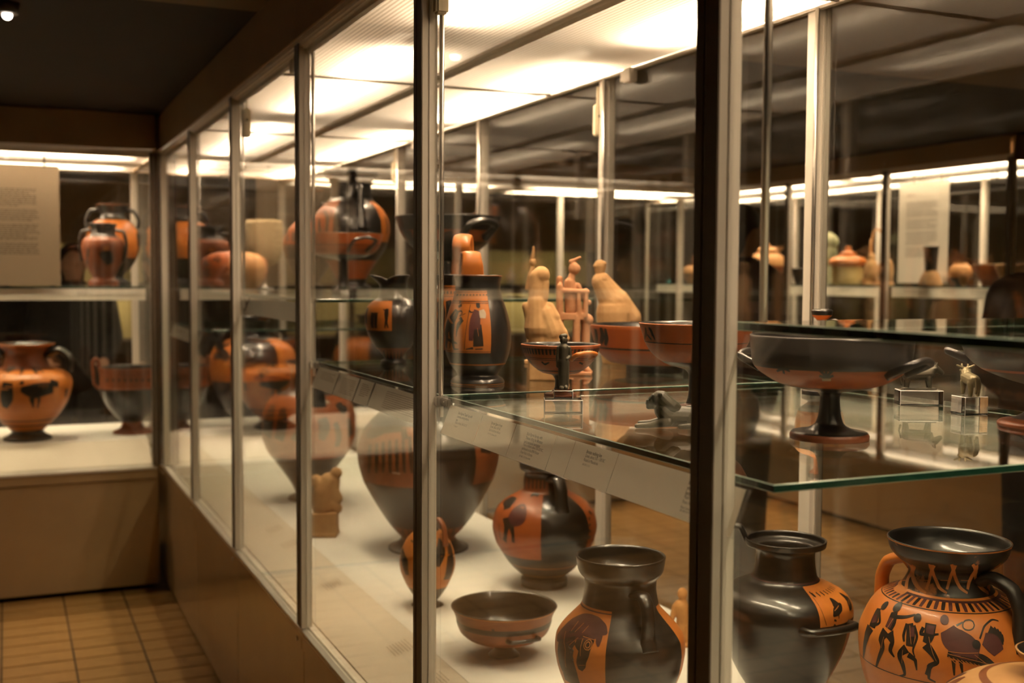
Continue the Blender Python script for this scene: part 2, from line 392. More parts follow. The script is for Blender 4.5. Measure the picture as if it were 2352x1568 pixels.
# hanging rods, sensor boxes and clips of the main case (parts of it)
def to_local(o): return o
for (s, x, z) in ((1.915, .028, 1.25), (2.838, .028, 1.25), (3.758, .028, 1.40), (4.678, .028, 1.25), (.965, .028, 1.457),
                  (1.92, .862, 1.25), (2.84, .862, 1.25), (3.76, .862, 1.40), (4.68, .862, 1.25)):
    rod('hanging_rod', (x, s, z), (x, s, 2.066), .0045, 'steel', main)
    if abs(s - .965) < .001: continue
    bm = bmesh.new(); bx(bm, (x - .012, s - .012, z + .02), (x + .012, s + .006, z + .038), 0, .002); bx(bm, (x - .006, s - .045, z + .022), (x + .006, s - .01, z + .036), 0, .002)
    cyl(bm, (x - .0075, s - .03, z + .029), (x - .006, s - .03, z + .029), .0025, n=8)
    mesh_obj('shelf_bracket', bm, 'steel', main)
for (x, s, z) in ((.868, 2.885, 1.965), (.868, 4.735, 1.97), (.022, 3.665, 2.0), (.02, 1.90, 2.02)):
    bm = bmesh.new(); bx(bm, (x - .012, s - .011, z - .055), (x + .012, s + .011, z + .035), 0, .004)
    cyl(bm, (x, s - .0125, z), (x, s - .010, z), .0045, n=10, mi=1)
    bx(bm, (x - .003, s - .003, z + .035), (x + .003, s + .003, z + .085))
    mesh_obj('sensor_box', bm, ['plastic_cream', 'ink'], main)
for (x, s, z) in ((.02, 3.0, 2.058), (.02, 4.85, 2.055), (.862, 2.70, 2.050), (.862, 4.45, 2.05)):
    bm = bmesh.new(); bx(bm, (x - .012, s - .025, z - .018), (x + .012, s + .012, z + .02), 0, .002); bx(bm, (x - .004, s + .01, z - .01), (x + .004, s + .04, z + .015))
    mesh_obj('catch', bm, 'alu', main)

# ------------------------------------------------------------------ glass shelves with label rails
def shelf(label, x0, x1, y0, y1, z, th=.009, name='glass_shelf'):
    bm = bmesh.new(); fs = bx(bm, (x0, y0, z - th), (x1, y1, z))
    for f in fs[2:]: f.material_index = 1
    r = bmesh.ops.bevel(bm, geom=[e for e in bm.edges if abs(e.verts[0].co.z - e.verts[1].co.z) < 1e-6], offset=.0010, segments=1, affect='EDGES')
    for f in r['faces']: f.material_index = 2
    o = mesh_obj(name, bm, ['shelf_glass', 'glass_edge', 'glass_bevel_glint'])
    return tag(o, label, 'shelf', 'glass shelves')
ZL, ZU = 1.29, 1.447
shelf('low glass shelf with cups, bronze lion and bronze man', .72, 1.51, .945, 1.885, ZL)
shelf('low glass shelf holding two jugs and terracotta figures', .72, 1.51, 1.915, 2.80, ZL)
shelf('low glass shelf above the round dark-bellied amphora', .72, 1.51, 4.60, 5.50, ZL)
shelf('high glass shelf above the stemmed cup with palmettes', .72, 1.51, .12, 1.015, 1.456, th=.010)
shelf('high glass shelf under the wide black stemmed krater', .72, 1.51, 2.81, 3.70, ZU)
shelf('high glass shelf under the tall black-necked amphora', .72, 1.51, 3.745, 4.655, ZU)
shelf('high glass shelf under the rough stone drum', .72, 1.51, 4.695, 5.575, ZU)
shelf('glass shelf of the aisle-end case under two painted amphorae', -2.05, .61, 5.665, 6.42, 1.455)
shelf('glass shelf of the pale pots beside the hanging text panel', 4.83, 5.5, 4.36, 5.24, 1.475)
shelf('glass shelf of the pale pots with lidded jar', 4.83, 5.5, 5.28, 7.9, 1.475)

def text_mesh(name, s, size, M4, m, parent, bold=0.0, sx=.78, spacing=1.0):
    cu = bpy.data.curves.new(name, 'FONT'); cu.body = s; cu.size = size; cu.offset = bold; cu.resolution_u = 2
    cu.space_line = spacing; cu.align_x = 'LEFT'; cu.align_y = 'TOP'
    ob = bpy.data.objects.new(name, cu); COL.objects.link(ob)
    dg = bpy.context.evaluated_depsgraph_get()
    me = bpy.data.meshes.new_from_object(ob.evaluated_get(dg))
    bpy.data.objects.remove(ob); bpy.data.curves.remove(cu)
    me.transform(Matrix.Scale(sx, 4, (1, 0, 0))); me.transform(M4)
    me.materials.clear(); me.materials.append(MATS[m])
    o = bpy.data.objects.new(name, me); COL.objects.link(o); o.parent = parent
    return o
def plane_m(o, u, v):
    u = Vector(u).normalized(); v = Vector(v).normalized(); n = u.cross(v)
    return Matrix(((u.x, v.x, n.x, o[0]), (u.y, v.y, n.y, o[1]), (u.z, v.z, n.z, o[2]), (0, 0, 0, 1)))
def quad_slab(name, o, u, v, a, b, c, d, th, m, parent):
    # slab in the plane (o, u, v) from (a, c) to (b, d), standing th proud
    M4 = plane_m(o, u, v); bm = bmesh.new(); bx(bm, (a, c, 0), (b, d, th)); bmesh.ops.transform(bm, matrix=M4, verts=bm.verts)
    return mesh_obj(name, bm, m, parent)
def sheet(name, M4, a, b, c, d, m, parent):
    bm = bmesh.new(); bm.faces.new([bm.verts.new(M4 @ Vector(p)) for p in ((a, c, 0), (b, c, 0), (b, d, 0), (a, d, 0))])
    return mesh_obj(name, bm, m, parent)
def text_lines(name, M4, x0, x1, ys, h, m, parent, seed=1, fill=.86):
    # rows of tiny unreadable words as one printed block
    r = random.Random(seed); bm = bmesh.new()
    for k, y in enumerate(ys):
        x = x0; e = x1 - (r.random() * .35 * (x1 - x0) if r.random() < .3 else r.random() * .06 * (x1 - x0))
        while x < e:
            wd = h * r.uniform(1.2, 5.0)
            bx(bm, (x, y - h * .5, 0), (min(x + wd, e), y, .0002)); x += wd + h * .7
    bmesh.ops.transform(bm, matrix=M4, verts=bm.verts)
    return mesh_obj(name, bm, m, parent)
def label_rail(label, y0, y1, z, cards, x_top=.722, x_bot=.702, h=.052):
    # y1 is the far end, cards run from far (left for a visitor) to near
    t = thing('label_rail', label, 'label strip', (0, 0, 0), 0, 'label strips under the shelves')
    v = Vector((x_top - x_bot, 0, h)).normalized()
    o = (x_bot, y1, z - .013 - h); L = (v * h).length; L = math.hypot(x_top - x_bot, h)
    u = (0, -1, 0)
    quad_slab('backing_strip', o, u, v, 0, y1 - y0, 0, L, .0012, 'clear_acrylic', t)
    M4 = plane_m(o, u, v)
    for (a, b, title, body, ref) in cards:
        cd = sheet('label_card', M4 @ Matrix.Translation((0, 0, .0020)), a, b, .0012, L - .0012, 'card', t)
        def T(s, size, x, y, m, bold=0.0, sx=.78):
            if s: text_mesh('printed_text', s, size, M4 @ Matrix.Translation((x, y, .0028)), m, cd, bold, sx, .95)
        if title is None: continue
        if title.startswith('~'):
            n = int(title[1:]); text_lines('printed_text', M4 @ Matrix.Translation((0, 0, .0027)), a + (b - a) * .25, b - .012, [L * .82 - k * .0042 for k in range(n)], .0026, 'ink_soft', cd, seed=int(a * 1000))
            continue
        x = a + .33 * (b - a) if b - a < .25 else a + .62 * (b - a)
        top = L * .86
        nt = title.count('\n') + 1; nb = body.count('\n') + 1
        T(title, .0066, x, top, 'ink', .00012)
        T(body, .0062, x, top - nt * .0058, 'ink_soft' if False else 'ink')
        T(ref, .0040, x, top - nt * .0058 - nb * .0056 - .0022, 'ink')
    return t
label_rail('printed label strip under the bronze lion and cups', .985, 1.872, ZL, [
    (.0, .150, "Black-figured 'Cassel' cup, with\na woman running before a\nman", "Made in Athens 540-530 BC", "GR 1864.10-7"),
    (.152, .285, "Bronze figure of man", "Greek, about 540 BC\nSaid to be from Athens", "GR 1974.1-22 (Bronze 209)"),
    (.287, .425, "Black-figured lip-cup, with\nTheseus killing the Minotaur,\nand a nonsense inscription", "Made in Athens about 550-530 BC,\nattributed to the BMN Painter\nFrom Vulci in Etruria", "GR 1843.11-3.17 (Vase B 400)"),
    (.426, .484, None, '', ''), (.485, .605, "Bronze reclining lion", "Greek, about 510 \u2013 500 BC\nFound in Macedonia", "GR 1913.11-13.1"),
    (.606, .880, "Black-figured band-cup, with a\nyouth running before a\nhorseman", "Made in Athens about 550-530 BC\nFrom Nola in Campania", "Blacas Collection\nGR 1867.5-8.974 (Vase B 387)")])
label_rail('label strip under the trefoil jug', 1.93, 2.795, ZL, [(.0, .19, '~5', '', ''), (.20, .36, '~9', '', ''), (.37, .47, '~7', '', ''), (.48, .84, '~9', '', '')])
label_rail('empty label strip under the high shelf beside the dark mullion', 2.83, 3.66, ZU, [(.0, .80, None, '', '')])
label_rail('label strip under the low shelf near the case corner', 4.62, 5.48, ZL, [(.0, .4, '~5', '', ''), (.41, .85, '~6', '', '')])
# clear empty holder under the near high shelf
t = thing('label_rail', 'clear empty acrylic label holder under the near high shelf', 'label strip', (0, 0, 0), 0, 'label strips under the shelves')
quad_slab('holder_strip', (.712, 1.0, 1.456 - .012 - .030), (0, -1, 0), (.02, 0, .052), 0, .86, 0, .030, .0016, 'clear_acrylic', t)
# fascia strips of the other cases
def fascia(label, o, u, L, h, cards, seed):
    t = thing('label_rail', label, 'label strip', (0, 0, 0), 0, 'label strips under the shelves')
    v = (0, 0, 1); sheet('backing_strip', plane_m(o, u, v), 0, L, 0, h, 'card', t)
    M4 = plane_m(o, u, v) @ Matrix.Translation((0, 0, .0006))
    for k, (a, b) in enumerate(cards):
        text_lines('printed_text', M4, a, b, [h * .8 - q * .006 for q in range(4)], .003, 'ink_soft', t, seed + k)
    return t
fascia('white label strip under the shelf of the aisle-end case', (-2.05, 5.658, 1.390), (1, 0, 0), 2.665, .054, [(2.36, 2.42), (1.2, 1.27)], 3)
fascia('white label strip under the shelf beside the hanging text panel', (4.822, 5.235, 1.405), (0, -1, 0), .87, .060, [(.1, .2), (.4, .5), (.6, .72)], 9)
fascia('white label strip under the shelf with lidded jar', (4.822, 7.9, 1.405), (0, -1, 0), 2.6, .060, [(1.6, 1.7), (2.2, 2.3)], 14)
# printed words on the sloping label board of the main case
M4 = plane_m((FX + .034, 6.5, .604), (0, -1, 0), (.158, 0, .048))
for k, s in enumerate((2.05, 2.62, 2.85, 3.38, 3.98, 4.22, 4.66)):
    text_lines('printed_text', Matrix.Translation((-FX, 0, 0)) @ M4 @ Matrix.Translation((0, 0, .0012)), s, s + .075, [.135 - q * .0075 for q in range(7)], .0035, 'ink_soft', main, 40 + k)

# hanging text panels
def text_panel(label, o, u, wd, ht, seed, m):
    t = thing('text_panel', label, 'information panel', (0, 0, 0), 0, 'hanging text panels')
    v = (0, 0, 1); sheet('board', plane_m(o, u, v), 0, wd, 0, ht, m, t)
    M4 = plane_m(o, u, v) @ Matrix.Translation((0, 0, .0006))
    y = ht * .80; ys = []
    for para in (9, 6, 8, 6):
        for q in range(para): ys.append(y); y -= ht * .0172
        y -= ht * .018
    text_lines('printed_text', M4, wd * .16, wd * .80, ys, ht * .0100, 'ink', t, seed)
    text_lines('printed_heading', M4, wd * .16, wd * .34, [ht * .875], ht * .016, 'ink_soft', t, seed + 5)
    for f in (.3, .85):
        quad_slab('hook', o, u, v, wd * f - .004, wd * f + .004, ht - .01, ht + .05, .003, 'alu_dark', t)
    return t
text_panel('printed text panel, tinted darker for its shade, hanging beside the two painted amphorae', (-.18, 5.70, 1.458), (1, 0, 0), .42, .555, 2, 'panel_card_shaded')
text_panel('printed text panel, tinted paler for its light, hanging in the case across the second aisle', (4.96, 5.34, 1.49), (0, -1, 0), .40, .60, 22, 'panel_card_lit')
bm = bmesh.new()
# spot lamps set in the ceiling
for k, (x, y, lab) in enumerate(((.02, 3.54, 'small lit spot lamp in the dark ceiling over the tiled aisle'),)):
    t = thing('spot_lamp', lab, 'lamp', (x, y, ZC - .001), 0)
    z1 = 0 if y > 3.32 else -.006
    bm = bmesh.new(); cyl(bm, (0, 0, z1 - .03), (0, 0, z1), .03, .034, n=24); mesh_obj('housing', bm, 'alu_dark', t)
    bm = bmesh.new(); bmesh.ops.create_icosphere(bm, subdivisions=3, radius=.014, matrix=Matrix.Translation((0, 0, z1 - .034))); mesh_obj('bulb', bm, 'spot_light', t, True)
# yellow-backed wall cases far behind
for (x0, x1, lab) in ((-.35, 1.05, 'yellow-backed lit wall case seen through the aisle-end case'), (3.75, 5.35, 'yellow-backed lit wall case of white figurines beyond the second aisle')):
    wc = thing('wall_case', lab, 'display case', (0, 0, 0), 0, 'yellow wall cases')
    box('back_panel', (x0, 10.12, .9), (x1, 10.16, 1.95), 'panel_yellow', wc)
    box('base', (x0, 9.7, 0), (x1, 10.12, .98), 'wall_brown', wc)
    box('header', (x0, 9.7, 1.80), (x1, 10.16, 2.26), 'header_paint', wc)
    box('shelf', (x0, 9.72, 1.40), (x1, 10.11, 1.45), 'ceiling_dark', wc)
    for x in (x0, (x0 + x1) / 2, x1): box('mullion', (x - .02, 9.68, .98), (x + .02, 9.72, 1.80), 'alu_dark', wc)
    rod('light_tube', (x0 + .1, 9.80, 1.81), (x1 - .1, 9.80, 1.81), .012, 'wall_tube_light', wc)
    box('lamp_shield', (x0, 9.70, 1.765), (x1, 9.715, 1.80), 'header_paint', wc)
    rod('light_tube', (x0 + .1, 9.80, 1.388), (x1 - .1, 9.80, 1.388), .009, 'wall_tube_light', wc)
    box('lamp_shield', (x0, 9.725, 1.36), (x1, 9.735, 1.40), 'header_paint', wc)
# ------------------------------------------------------------------ pottery
def cat_rom(P, n=4):
    out = []
    m = len(P)
    for i in range(m - 1):
        p0 = P[max(i - 1, 0)]; p1 = P[i]; p2 = P[i + 1]; p3 = P[min(i + 2, m - 1)]
        for k in range(n):
            t = k / n
            # tension-limited Catmull-Rom
            q = []
            for a, b, c, d in zip(p0, p1, p2, p3):
                m1 = (c - a) * .42; m2 = (d - b) * .42
                lim = 1.2 * abs(c - b)
                m1 = max(-lim - 1e-4, min(lim + 1e-4, m1)); m2 = max(-lim - 1e-4, min(lim + 1e-4, m2))
                h = t * t * (3 - 2 * t)
                q.append((2 * t**3 - 3 * t**2 + 1) * b + (t**3 - 2 * t**2 + t) * m1 + (-2 * t**3 + 3 * t**2) * c + (t**3 - t**2) * m2)
            out.append(tuple(q))
    out.append(tuple(P[-1])); return out
def interp(z, zs, rs):
    if z <= zs[0]: return rs[0]
    for i in range(len(zs) - 1):
        if z <= zs[i + 1]:
            d = zs[i + 1] - zs[i]
            return rs[i] if d < 1e-9 else rs[i] + (rs[i + 1] - rs[i]) * (z - zs[i]) / d
    return rs[-1]
class Surf:
    def __init__(s, prof):
        s.zs = []; s.rs = []
        for r, z in prof:
            if s.zs and z <= s.zs[-1]: z = s.zs[-1] + 1e-6
            s.zs.append(z); s.rs.append(r)
    def r(s, z): return interp(z, s.zs, s.rs)
    def p(s, ph, z, off=0.0):
        r = s.r(z); e = .002; dr = (s.r(z + e) - s.r(z - e)) / (2 * e)
        l = math.hypot(1, dr); r += off / l; z2 = z - off * dr / l
        return Vector((r * math.cos(ph), r * math.sin(ph), z2))
def ribbon(bm, S, pts, off, mi, across=4):
    # painted brush stroke lying on the vase wall
    pts = cat_rom(pts, 5) if len(pts) > 2 else cat_rom(pts, 4)
    C3 = [S.p(ph, z) for ph, z, w_ in pts]
    rows = []
    n = len(pts)
    for i in range(n):
        T = (C3[min(i + 1, n - 1)] - C3[max(i - 1, 0)])
        if T.length < 1e-7: T = Vector((0, 0, 1))
        T.normalize(); ph, z, wd = pts[i]
        nr = Vector((math.cos(ph), math.sin(ph), 0)); sd = T.cross(nr)
        if sd.length < 1e-4: sd = Vector((0, 0, 1))
        sd.normalize(); row = []
        for k in range(across + 1):
            q = C3[i] + sd * (wd * (k / across - .5))
            zz = max(S.zs[0] + .001, min(S.zs[-1] - .001, q.z))
            row.append(bm.verts.new(S.p(math.atan2(q.y, q.x), zz, off)))
        rows.append(row)
    for a, b in zip(rows[:-1], rows[1:]):
        for k in range(across):
            f = bm.faces.new((a[k], a[k + 1], b[k + 1], b[k])); f.material_index = mi; f.smooth = True
def disc(bm, S, ph, z, r, off, mi, n=20):
    c = S.p(ph, z); R_ = S.r(z)
    ring0 = [bm.verts.new(S.p(ph, z, off))]; prev = None
    for k, fr in enumerate((.5, 1.0)):
        ring = []
        for i in range(n):
            a = 2 * math.pi * i / n
            ring.append(bm.verts.new(S.p(ph + math.cos(a) * r * fr / R_, z + math.sin(a) * r * fr, off)))
        for i in range(n):
            j = (i + 1) % n
            f = bm.faces.new((ring0[0], ring[i], ring[j])) if k == 0 else bm.faces.new((prev[i], ring[i], ring[j], prev[j]))
            f.material_index = mi; f.smooth = True
        prev = ring
def ringline(bm, S, z, wd, p0, p1, off, mi):
    p0 = -180 if p0 is None else p0; p1 = 180 if p1 is None else p1
    n = max(6, int((p1 - p0) / 4)); A = []; B = []
    for i in range(n + 1):
        a = math.radians(p0 + (p1 - p0) * i / n)
        A.append(bm.verts.new(S.p(a, z - wd / 2, off))); B.append(bm.verts.new(S.p(a, z + wd / 2, off)))
    for i in range(n):
        f = bm.faces.new((A[i], A[i + 1], B[i + 1], B[i])); f.material_index = mi; f.smooth = True
def sweep(bm, path, wds, ths, sides, n=12, mi=0):
    rows = []
    m = len(path)
    for i in range(m):
        T = (path[min(i + 1, m - 1)] - path[max(i - 1, 0)]).normalized()
        sd = (sides[i] - T * T.dot(sides[i])).normalized(); nr = T.cross(sd)
        rows.append([bm.verts.new(path[i] + sd * (math.cos(2 * math.pi * k / n) * wds[i] / 2) + nr * (math.sin(2 * math.pi * k / n) * ths[i] / 2)) for k in range(n)])
    for a, b in zip(rows[:-1], rows[1:]):
        for k in range(n):
            f = bm.faces.new((a[k], a[(k + 1) % n], b[(k + 1) % n], b[k])); f.smooth = True; f.material_index = mi
    bm.faces.new(rows[0][::-1]).material_index = mi; bm.faces.new(rows[-1]).material_index = mi
    bmesh.ops.recalc_face_normals(bm, faces=bm.faces)
PAINT = ['paint_black', 'paint_purple', 'paint_white', 'paint_orange', 'clay_deep']
def vase(d):
    P = Vector(d['pos'])
    a0 = math.atan2(CAMP.y - P.y, CAMP.x - P.x)
    root = thing(d['name'], d['label'], d['cat'], P, a0, d.get('group'))
    prof = cat_rom(d['prof'], 4)
    zcut = sorted(set(z for zn in d.get('zones', ()) for z in zn[:2]))
    ins = []
    for i in range(len(prof) - 1):
        ins.append(prof[i])
        for z in zcut:
            if prof[i][1] + 2e-4 < z < prof[i + 1][1] - 2e-4:
                t = (z - prof[i][1]) / (prof[i + 1][1] - prof[i][1]); ins.append((prof[i][0] + (prof[i + 1][0] - prof[i][0]) * t, z))
    ins.append(prof[-1]); prof = ins
    S = Surf(prof)
    angs = set(round(-180 + 360 * i / 72, 3) for i in range(72))
    for zn in d.get('zones', ()):
        for p in (zn[3], zn[4]):
            if p is not None: angs.add(round((p + 180) % 360 - 180, 3))
    angs = sorted(angs); na = len(angs)
    mats = [d['base'], d.get('inner_mat', 'black_glaze')]
    for zn in d.get('zones', ()):
        if zn[2] not in mats: mats.append(zn[2])
    def pick(z, ph):
        mi = 0
        for z0, z1, m, p0, p1 in d.get('zones', ()):
            if min(z0, z1) <= z <= max(z0, z1):
                if p0 is None or ((ph - p0) % 360) <= ((p1 - p0) % 360): mi = mats.index(m)
        return mi
    lob = d.get('lobes')
    def vtx(r, z, ang):
        a = math.radians(ang)
        if lob and z > lob[2]:
            t = min(1, (z - lob[2]) / max(1e-4, S.zs[-1] - lob[2]))
            r *= 1 + lob[1] * t * (math.cos(lob[0] * (a - .5)) - .25); z += .012 * t * t * (abs(math.cos(1.5 * (a - .5))) - .5)
        return (r * math.cos(a), r * math.sin(a), z)
    bm = bmesh.new(); rings = []
    for r, z in prof: rings.append([bm.verts.new(vtx(r, z, q)) for q in angs])
    for i in range(len(rings) - 1):
        zm = (prof[i][1] + prof[i + 1][1]) / 2
        for k in range(na):
            j = (k + 1) % na; nx = angs[j] if j else angs[0] + 360
            f = bm.faces.new((rings[i][k], rings[i][j], rings[i + 1][j], rings[i + 1][k])); f.smooth = True
            f.material_index = pick(zm, (angs[k] + nx) / 2)
    bm.faces.new(rings[0][::-1])
    th = d.get('th', .004)
    if d.get('inner') is not None:
        zi = d['inner']; prev = rings[-1]; inn = []
        top = prof[-1]
        inn.append((top[0] - th * .6, top[1] + .0008)); 
        for r, z in reversed(prof[:-1]):
            if z < zi + th: break
            inn.append((max(.004, r - th), min(z, top[1] - .001)))
        inn.append((max(.003, S.r(zi) * .5), zi)); inn.append((.002, zi - .001))
        for i, (r, z) in enumerate(inn):
            ring = [bm.verts.new(vtx(r, z, q)) for q in angs]
            for k in range(na):
                j = (k + 1) % na
                f = bm.faces.new((prev[k], prev[j], ring[j], ring[k])); f.smooth = True; f.material_index = 1 if i > 0 else pick(top[1] - 1e-4, angs[k])
            prev = ring
        bm.faces.new(prev).material_index = 1
    else:
        bm.faces.new(rings[-1])
    body = mesh_obj('body', bm, mats, root)
    for h in d.get('handles', ()):
        pts = cat_rom([(math.radians(p), r, z) for p, r, z in h['path']], 5)
        path = [Vector((r * math.cos(p), r * math.sin(p), z)) for p, r, z in pts]
        if h['side'] == 'h': sides = [Vector((-math.sin(p), math.cos(p), 0)) for p, r, z in pts]
        else: sides = [Vector((0, 0, 1)) for _ in pts]
        m = len(path); fl = [1 + .35 * max(0, 1 - 4 * min(i, m - 1 - i) / m) for i in range(m)]
        bm = bmesh.new(); sweep(bm, path, [h['w'] * q for q in fl], [h['t']] * m, sides)
        mesh_obj('handle', bm, h['mat'], root)
    if d.get('strokes') or d.get('discs'):
        groups = {}
        k = 0
        bm = bmesh.new()
        lay = {'paint_black': .00030, 'paint_purple': .00042, 'clay_deep': .0003, 'paint_white': .00055, 'paint_orange': .00068}
        for m, pts in d.get('strokes', ()): ribbon(bm, S, pts, lay[m] + .00001 * (k % 7), PAINT.index(m), 4 if pts[0][2] + pts[-1][2] < .03 else 6); k += 1
        for q, (m, ph, z, r) in enumerate(d.get('discs', ())): disc(bm, S, ph, z, r, .0006 + .00012 * q, PAINT.index(m))
        o = mesh_obj('painted_scene', bm, PAINT, body); o['kind'] = 'stuff'
    if d.get('bands') or d.get('lines'):
        bm = bmesh.new()
        for (kd, z0, z1, p0, p1, n, ms) in d.get('bands', ()):
            for i in range(n):
                a = math.radians(p0 + (p1 - p0) * (i + .5) / n); wd = S.r((z0 + z1) / 2) * math.radians(p1 - p0) / n
                ribbon(bm, S, [(a, z0 + .0006, wd * .45), (a, (z0 + z1) / 2, wd * .55), (a, z1 - .0006, wd * .5)], .0003, PAINT.index(ms[i % len(ms)]), 2)
        for (z, wd, m, p0, p1) in d.get('lines', ()): ringline(bm, S, min(z, S.zs[-1] - .001), wd, p0, p1, .00033, PAINT.index(m))
        o = mesh_obj('painted_border', bm, PAINT, body); o['kind'] = 'stuff'
    return root
